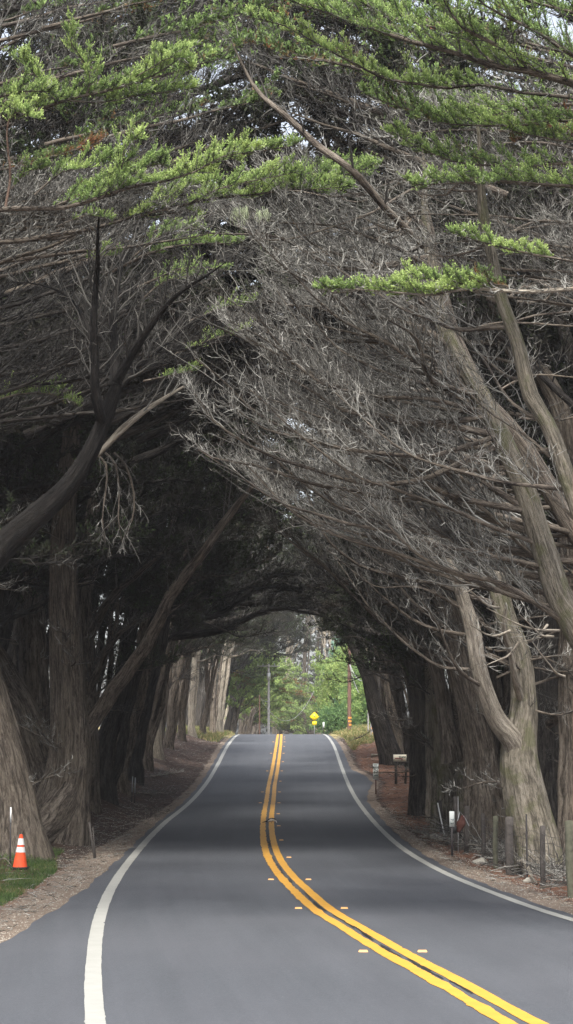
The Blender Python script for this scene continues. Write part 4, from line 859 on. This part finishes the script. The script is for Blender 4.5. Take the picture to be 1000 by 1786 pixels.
# ------------------------------------------------------------------ traffic cone
b=G(37,43); T=Tree('traffic_cone',b,'orange traffic cone with two white sleeves in the grass at left','traffic cone'); H=.68
def conepart(z0,z1,name,mat,ex=0.0):
    r=lambda z:.155-.12*z/H
    zs=np.linspace(z0,z1,5); mb=MB(); tubes(mb,np.array([b+[0.02*z,0,z+.04] for z in zs]),[r(z)+ex for z in zs],28); return T.put(mb,name,mat)
conepart(0,H,'cone_body',M['orange']); conepart(.31,.42,'reflective_sleeve',M['reflect'],.004); conepart(.465,.60,'reflective_sleeve',M['reflect'],.004)
mb=MB(); mb.box(b+[0,0,.02],(.38,.38,.045)); T.put(mb,'base',M['black']); mb=MB(); tubes(mb,np.array([b+[0.02*H,0,H+.035],b+[0.02*H,0,H+.05]]),[.034,.012],20); T.put(mb,'cap',M['orange'])
# delineator posts and stakes
def stake(label,px,Y,H,w,mat,lean=0,top=None,cat='stake',name='stake',ly=0,topfrac=.25,wy=None):
    b=G(px,Y); T=Tree(name,b,label,cat); mb=MB(); R_=roty(lean)@rotx(ly)
    mb.box(b+R_@np.array([0,0,H/2-.15]),(w,wy or w*.6,H+.3),rot=R_); T.put(mb,'post',mat)
    if top is not None: m=MB(); m.box(b+R_@np.array([0,-w*.35,H*(1-topfrac/2)]),(w*1.15,w*.3,H*topfrac),rot=R_); T.put(m,'reflector',top)
    return T
stake('thin delineator post with a pale top standing left of the traffic cone',19.5,44,1.32,.03,M['dark_metal'],0,M['reflect'],'marker post','delineator_post')
stake('dark wooden stake leaning left beside the left shoulder',166,48,.86,.045,M['wood'],-.15)
stake('second thinner stake leaning against the leaning stake on the left',168,48.3,.75,.03,M['wood'],-.1)
stake('left one of two short pale-topped posts by the shaded left trunks',230,74,.95,.035,M['dark_metal'],.03,M['steel'],'marker post','delineator_post',topfrac=.6)
stake('right one of two short pale-topped posts by the shaded left trunks',235,74,.95,.035,M['dark_metal'],.02,M['steel'],'marker post','delineator_post',topfrac=.6)
stake('leaning white stick beside the pale stump on the right',775,58,.95,.035,M['reflect'],-.2)
stake('grey board leaning beside the white stick at the pale stump',771,59,.95,.13,M['wood'],-.08)
stake('tall dark wooden post directly behind the white marker paddle',795,51,1.35,.11,M['wood'],0)
stake('thin pale rod just right of the dark post behind the marker paddle',798.5,50,1.4,.014,M['cable'],.01)
stake('dark wooden post carrying the rusty hanging object',813,50,1.15,.12,M['wood'],.02)
# rusty object hanging on the post
b=P(804,1437,49.5); mb=MB(); u_,v_=np.meshgrid(np.linspace(0,2*np.pi,25)[:-1],np.linspace(0.02,np.pi-.02,14))
rr_=1+.12*np.sin(3*u_+2*v_)+.08*np.sin(5*v_); V=np.stack([.10*rr_*np.sin(v_)*np.cos(u_),.08*rr_*np.sin(v_)*np.sin(u_),.19*rr_*np.cos(v_)],-1)
k=24; i=np.arange(13)[:,None]*k+np.arange(k)[None,:]; i2=np.arange(13)[:,None]*k+(np.arange(k)[None,:]+1)%k
mb.add(V.reshape(-1,3)@roty(.25).T+b,q=np.stack([i,i2,i2+k,i+k],-1).reshape(-1,4)); T=Tree('rusty_can',b,'crumpled rust-red can hanging from the dark wooden post','can'); T.put(mb,'body',M['rust'])
mb=MB(); tubes(mb,np.array([b+[-.12,0,-.1],b+[-.02,0,.3],b+[.12,0,.12],b+[.2,0,-.05]]),[.012]*4,5); T.put(mb,'wire',M['steel']); mb=MB(); mb.box(b+[-.17,0,-.14],(.13,.1,.18)); T.put(mb,'lid',M['black'])
# ------------------------------------------------------------------ fence
b=G(918,41); T=Tree('post_and_wire_fence',b,'old wire fence on uneven wooden posts along the right verge','fence')
posts=[(842,46.5,1.12,.10,'wood',.01),(864,44.5,1.12,.115,'wood_green',0),(888,42.5,1.20,.17,'wood',.0),(918,40.5,1.33,.035,'dark_metal',0),(945,39,1.16,.10,'wood',.01),(995,36,1.36,.155,'wood_green',-.02),(1040,33.5,1.3,.13,'wood',0)]
tops=[]
for px,Y,H,w,mt,ln in posts:
    g=G(px,Y); mb=MB(); R_=roty(ln)
    if mt=='dark_metal': tubes(mb,np.array([g-[0,0,.2],g+[0,0,H*.5],g+[0,0,H]]),[w/2]*3,8)
    else:
        k=10; zs=np.linspace(-.2,H,8); path=np.array([g+R_@np.array([.008*math.sin(z*4+px),0,z]) for z in zs]); path=np.vstack([path,path[-1:]+[0,0,.012]])
        tubes(mb,path,[w/2*(1+.05*math.sin(z*9+px)) for z in zs]+[.01],k,flute=fluter(.08,0))
    T.put(mb,'post',M[mt]); tops.append(g)
mb=MB()
for h in (.25,.45,.65,.85,1.02):
    for a,c in zip(tops[:-1],tops[1:]):
        t=np.linspace(0,1,7)[:,None]; p=a+(c-a)*t+[0,-.07,h]+rng.normal(size=(7,3))*[.0,.01,.012]; tubes(mb,p,np.full(7,.004),4)
for a,c in zip(tops[:-1],tops[1:]):
    for s in np.linspace(.08,.92,9):
        p=a+(c-a)*s+[0,-.07,0]; tubes(mb,np.array([p+[0,0,.2],p+[.01,0,.6],p+[0,0,.95]]),np.full(3,.003),3)
T.put(mb,'wire',M['dark_metal'])
# ------------------------------------------------------------------ bird on the line
b=np.array([float(xc(64.5))+.10,64.5,float(roadz(64.5))+.006]); T=Tree('bird',b,'small black and white bird on the yellow lines','bird')
mb=MB(); path=spline([b+[-.26,0,.03],b+[-.12,0,.06],b+[-.02,0,.10],b+[.07,0,.12],b+[.12,0,.125],b+[.16,-.0,.115],b+[.19,0,.10]],.02); tubes(mb,path,radii([.006,.02,.055,.055,.035,.03,.004],path,[b+[-.26,0,.03],b+[-.12,0,.06],b+[-.02,0,.10],b+[.07,0,.12],b+[.12,0,.125],b+[.16,-.0,.115],b+[.19,0,.10]]),12); T.put(mb,'body',M['bird_black'])
mb=MB()
for s,(dx,dz) in ((-1,(.03,.115)),(1,(.02,.11))):
    p=[b+[dx+.10,s*.05,dz],b+[dx,s*.062,dz-.01],b+[dx-.12,s*.04,dz-.05]]; q=spline(p,.03); tubes(mb,q,radii([.01,.04,.006],q,p),8)
T.put(mb,'wing',M['bird_white'])
mb=MB(); q=spline([b+[.11,-.01,.08],b+[.15,-.015,.10],b+[.19,-.02,.06],b+[.21,-.02,.02]],.02); tubes(mb,q,np.linspace(.03,.008,len(q)),8); T.put(mb,'breast',M['bird_white'])
for s in (-.02,.02):
    mb=MB(); tubes(mb,np.array([b+[.03,s,.06],b+[.035,s,.03],b+[.045,s,0]]),[.006,.004,.004],5); T.put(mb,'leg',M['bird_black'])
# black bag with white top by the brown pole
b=G(672,160); T=Tree('rubbish_bag',b,'black rubbish bag with a white top lying by the brown pole','bag')
def blob(c,s,mat,name,seed):
    r=np.random.default_rng(seed); ph=r.uniform(0,6,4); rr=1+.15*np.sin(4*u_+ph[0])*np.sin(3*v_+ph[1])+.08*np.sin(9*u_+ph[2]+5*v_)
    V=np.stack([s[0]*rr*np.sin(v_)*np.cos(u_),s[1]*rr*np.sin(v_)*np.sin(u_),s[2]*rr*np.cos(v_)],-1).reshape(-1,3)+c
    m=MB(); m.add(V,q=np.stack([i,i2,i2+k24,i+k24],-1).reshape(-1,4)); T.put(m,name,mat)
k24=24; i=np.arange(13)[:,None]*24+np.arange(24)[None,:]; i2=np.arange(13)[:,None]*24+(np.arange(24)[None,:]+1)%24
blob(b+[0,0,.22],(.45,.3,.26),M['black'],'body',1); blob(b+[-.05,-.05,.46],(.36,.22,.09),M['reflect'],'top',2)
# distant car
b=np.array([(506-500)/F*330,330,float(roadz(330))]); T=Tree('car',b,'tiny pale car just visible over the crest','car')
def loft(secs,name,mat):
    m=MB(); kk=len(secs[0]); V=np.array(secs).reshape(-1,3)+b; q=[]
    for a in range(len(secs)-1):
        for j in range(kk): q.append([a*kk+j,a*kk+(j+1)%kk,(a+1)*kk+(j+1)%kk,(a+1)*kk+j])
    m.add(V,q=q); m.add(np.array(secs[0])+b,t=[[0,j,j+1] for j in range(1,kk-1)]); m.add(np.array(secs[-1])+b,t=[[0,j+1,j] for j in range(1,kk-1)]); return T.put(m,name,mat,)
def sec(y,w,z0,z1): return [(-w,y,z0),(w,y,z0),(w*1.02,y,(z0+z1)/2),(w*.93,y,z1),(-w*.93,y,z1),(-w*1.02,y,(z0+z1)/2)]
loft([sec(0,.75,.35,.7),sec(.3,.88,.25,.85),sec(1.5,.9,.22,.95),sec(3.6,.9,.22,.98),sec(4.4,.85,.3,.85)],'body',M['car'])
loft([sec(1.0,.70,.95,.97),sec(1.8,.66,.95,1.45),sec(3.0,.66,.95,1.48),sec(4.0,.68,.95,1.0)],'cabin',M['glass']); loft([sec(1.85,.62,1.44,1.5),sec(3.0,.62,1.46,1.53)],'roof',M['car'])
for sx in (-.8,.8):
    for y in (.8,3.5):
        m=MB(); tubes(m,np.array([b+[sx-.1,y,.32],b+[sx+.1,y,.32]]),[.32,.32],16); T.put(m,'wheel',M['black'])
# ------------------------------------------------------------------ fallen branches, roots, stones
def fallen(label,pts,r,dens=3,tint=.7,name='fallen_branch',bark='bark_pale',tw=4,Lmax=.5):
    p=np.array([G(a,b_,dz) for a,b_,dz in pts]); T=Tree(name,p[0],label,'branch'); path=spline(p,.1,.01); rr=np.linspace(r,r*.3,len(path))
    mb=MB(); tubes(mb,path,rr,8,flute=fluter(.12,0)); S,u,rs=secondaries(path,rr,.15,dens,Lmax,.15); tubes(mb,S,rs[:,None]*np.linspace(1,.3,6)[None,:],4,tint=tint,m=1)
    twigs_on(mb,S,tw,.25,.005,.1,tint=tint,sub=1,m=1); T.put(mb,'wood',[M[bark],M['twig']])
fallen('long dead branch lying between the paddle sign and the fence',[(735,57,.05),(770,54,.12),(800,51,.15),(850,48,.3)],.03)
fallen('pale dead branch on the verge left of the white marker paddle',[(720,60,.04),(745,57,.08),(775,55,.05)],.035,8)
fallen('curved pale root crossing the bank under the fence posts',[(905,42.6,.25),(915,41,.3),(928,40,.12),(935,39.5,.02)],.07,0.1,bark='bark_pale',tw=1)
fallen('fine dead branch lying at the right verge by the last post',[(940,38.3,.03),(965,37.5,.12),(985,37,.05)],.02,6)
fallen('dark brushwood leaning beside the grey banded pole',[(600,128,.05),(630,124,.5),(650,120,1.1)],.04,4,.3,bark='bark')
fallen('bleached log lying flat under the trees behind the mailbox',[(648,112,.1),(662,112,.12),(672,112,.1)],.09,.1,bark='bark_pale',tw=1,name='log')
fallen('bent dead branch on the left bank beside the leaning stake',[(0,45,.05),(12,44,.2),(25,43.5,.03)],.02,4)
fallen('forked dead sticks on the shaded left bank',[(240,78,.05),(262,80,.08),(300,84,.04)],.03,6,.6)
fallen('pale sticks scattered high on the left bank',[(262,88,.05),(285,92,.08),(320,98,.04)],.03,8,.8)
for n_,(px,Y,s) in enumerate([(757,56.5,.16),(745,57.5,.10),(838,46.3,.16),(922,40.2,.12),(905,43.5,.22)]):
    b=G(px,Y); T=None; r=np.random.default_rng(n_); rr=1+.2*np.sin(3*u_+r.uniform(0,6))*np.sin(2*v_+r.uniform(0,6))+.1*np.sin(7*u_+4*v_)
    V=np.stack([s*rr*np.sin(v_)*np.cos(u_),s*.8*rr*np.sin(v_)*np.sin(u_),s*.55*rr*np.cos(v_)],-1).reshape(-1,3)+b+[0,0,s*.25]
    m=MB(); m.add(V,q=np.stack([i,i2,i2+24,i+24],-1).reshape(-1,4)); o=m.build('stone',M['stone'],loc=b)
    tag(o,['flat pale stone by the pile of dead wood left of the paddle','smaller stone left of the flat pale stone','tan rock on the verge under the second fence post','lichen-covered stone below the thin metal fence post','pale rock heaped behind the dark square post'][n_],'stone')
# brushwood heaped along the right verge under the fence
mb=MB(); n=1500; Y=U(38,62,n); o=np.abs(rng.normal(size=n))*.9+np.interp(Y,[38,50,62],[1.1,1.2,1.3]); x=pr(Y)+o; p=np.stack([x,Y,gz(x,Y)+U(.0,.22,n)],-1)
d=unit(rng.normal(size=(n,3))*[1,1,.35]+UP*.15); L=U(.2,1.0,n)[:,None]; e=p+d*L; K_=np.stack([p,p+d*L*.5+rng.normal(size=(n,3))*.04,e],1)
tubes(mb,K_,np.repeat(U(.004,.013,n)[:,None],3,1)*[1,.8,.4],4,tint=U(.1,1,n)); twigs_on(mb,K_,5,.3,.004,.15,tint=U(.1,.9,n),sub=1)
tag(mb.build('brushwood',M['twig']),'tangled dead brushwood lying along the right verge under the fence','brushwood',kind='stuff')
for j in range(9):
    x0=U(400,540); y0=U(610,700); s_=1 if j%2 else -1; Y=U(48,58)
    limb(R2 if s_<0 else L8,[(x0-s_*300,y0+120,Y,16),(x0-s_*130,y0+45,Y,12),(x0+s_*10,y0,Y,7),(x0+s_*130,y0-30,Y,2)],tint=.25,dens=6,Lmax=1.9,tw=14,Lt=.55,w=.01,green=(.3,1),gt=.2,leafmat='dark_leaf',gden=8,gl=10,gsize=.10,gLt=.35,bark='bark_shaded')
# litter on the ground, near the eye: twigs, needles, pebbles
def scatter(n,sgn,Y0,Y1,o0,o1,power=1.0):
    Y=Y0+(Y1-Y0)*U(0,1,n)**power; o=o0+(o1-o0)*U(0,1,n); x=np.where(sgn<0,pl(Y)-o,pr(Y)+o); return np.stack([x,Y,gz(x,Y)],-1),o
mb=MB()
for sgn in (-1,1):
    p,o=scatter(26000,sgn,22,150,.15,8,1.3); n=len(p); d=unit(rng.normal(size=(n,3))*[1,1,.12]+[0,0,.05]); L=U(.05,.32,n)[:,None]; big=(U(0,1,n)<.05)[:,None]*U(.3,1.0,(n,1)); L=L+big
    p=p+[0,0,.012]; ribbons(mb,p,p+d*L*.5+UP*.015,p+d*L,U(.003,.008,n),tint=U(.15,1,n))
tag(mb.build('twig_litter',M['twig']),'small dead twigs scattered over both verges','twig litter',kind='stuff')
mb=MB()
for sgn,nn,o1 in ((-1,9000,1.7),(1,5000,.9)):
    p,o=scatter(nn,sgn,20,75,.0,o1,1.2); n=len(p); s=U(.006,.02,n)[:,None,None]
    base=np.array([[1,0,0],[-.5,.87,0],[-.5,-.87,0],[0,0,.8]]); V=p[:,None,:]+base[None]*s*U(.7,1.3,(n,4,1)); bb=np.arange(n)[:,None]*4
    mb.add(V,t=np.concatenate([bb+np.array([[0,1,3]]),bb+np.array([[1,2,3]]),bb+np.array([[2,0,3]])]),tint=np.repeat(U(.4,1,n),4))
tag(mb.build('gravel',M['pebble']),'loose pale gravel along the pavement edges','gravel',kind='stuff')
# grass
def grass(name,label,pts,Lr,w,tint):
    n=len(pts); mb=MB(); d=unit(rng.normal(size=(n,3))*[.45,.45,.1]+UP); L=U(*Lr,n)[:,None]; p=pts-[0,0,.02]
    ribbons(mb,p,p+d*L*.55,p+d*L+rng.normal(size=(n,3))*[.3,.3,.1]*L*.6-UP*L*.08,w,tint=tint); tag(mb.build(name,M['grass']),label,'grass',kind='stuff')
n=42000; Y=U(27,50,n); x=np.interp(Y,[29,34,38,43,48],[-4.6,-4.75,-4.8,-4.9,-5.5])-np.abs(rng.normal(size=n))*U(.3,2.2,n); keep=(nz(x,Y,2.3,3)+U(-.5,.5,len(x))>-.1)&(x<pl(Y)-.75); x=x[keep];Y=Y[keep]
grass('green_grass','short green grass on the left verge around the traffic cone',np.stack([x,Y,gz(x,Y)],-1),(.05,.2),.006,np.clip(.12+.3*nz(x,Y,1,1)+U(-.2,.5,len(x)),0,1))
n=34000; Y=U(118,200,n); s_=rng.choice([-1,1],n); x=np.where(s_<0,pl(Y)-.5-U(0,4,n),pr(Y)+.6+U(0,7,n)*sst(118,150,Y)); keep=(s_>0)|(Y>130); x=x[keep];Y=Y[keep]
grass('dry_grass','dry straw-coloured grass on both verges at the crest',np.stack([x,Y,gz(x,Y)],-1),(.12,.5),.02,U(.35,1,len(x)))

# ------------------------------------------------------------------ air
mb=MB(); mb.box(np.array([0,230,25.]),(190,500,62.)); 
hm=bpy.data.materials.new('haze'); hm.use_nodes=True; hm.node_tree.nodes.clear(); hn=NT(hm.node_tree); ho=hn.n('ShaderNodeOutputMaterial'); hv=hn.n('ShaderNodeVolumePrincipled')
hv.inputs['Color'].default_value=(.93,.95,1,1); hv.inputs['Density'].default_value=.00028; hv.inputs['Anisotropy'].default_value=.2; hn.l(hv.outputs[0],ho.inputs['Volume'])
tag(mb.build('haze',hm),kind='stuff')
# ------------------------------------------------------------------ light, sky, camera
w=bpy.data.worlds.new('World'); sc.world=w; w.use_nodes=True; nt=w.node_tree; nt.nodes.clear(); n=NT(nt)
EL,AZ=55,188   # sun behind the camera, a little to its left
sky=n.n('ShaderNodeTexSky',sky_type='NISHITA',sun_disc=False,sun_elevation=R(EL),sun_rotation=R(AZ),air_density=1.0,dust_density=4.0,ozone_density=1.0)
hs=n.n('ShaderNodeHueSaturation'); hs.inputs['Saturation'].default_value=.42; n.l(sky.outputs[0],hs.inputs['Color'])
bg=n.n('ShaderNodeBackground'); n.l(hs.outputs[0],bg.inputs[0]); bg.inputs[1].default_value=.15
out=n.n('ShaderNodeOutputWorld'); n.l(bg.outputs[0],out.inputs[0])
sd=bpy.data.lights.new('sun','SUN'); sd.energy=2.3; sd.angle=R(14); sd.color=(1,.96,.9); so=bpy.data.objects.new('sun',sd); col.objects.link(so)
from mathutils import Vector
to=Vector((math.sin(R(AZ))*math.cos(R(EL)),math.cos(R(AZ))*math.cos(R(EL)),math.sin(R(EL)))); so.rotation_euler=to.to_track_quat('Z','Y').to_euler(); so.location=(0,-20,30)
cd=bpy.data.cameras.new('camera'); co=bpy.data.objects.new('camera',cd); col.objects.link(co); sc.camera=co
cd.sensor_fit='VERTICAL'; cd.sensor_height=36; cd.lens=36*F/1786; cd.clip_start=.5; cd.clip_end=3000
co.location=(0,0,E); co.rotation_euler=(math.pi/2+pitch,0,0)
sc.view_settings.view_transform='Standard'; sc.view_settings.look='None'; sc.view_settings.exposure=1.33; sc.view_settings.gamma=1
sc.cycles.max_bounces=5; sc.cycles.diffuse_bounces=3; sc.cycles.transparent_max_bounces=4; sc.cycles.glossy_bounces=2; sc.cycles.transmission_bounces=3
try: sc.cycles.use_denoising=True; sc.cycles.denoising_input_passes='RGB_ALBEDO_NORMAL'; sc.cycles.denoising_prefilter='NONE'
except Exception: pass
print('script done',time.time()-T0,'objects',len(sc.objects))
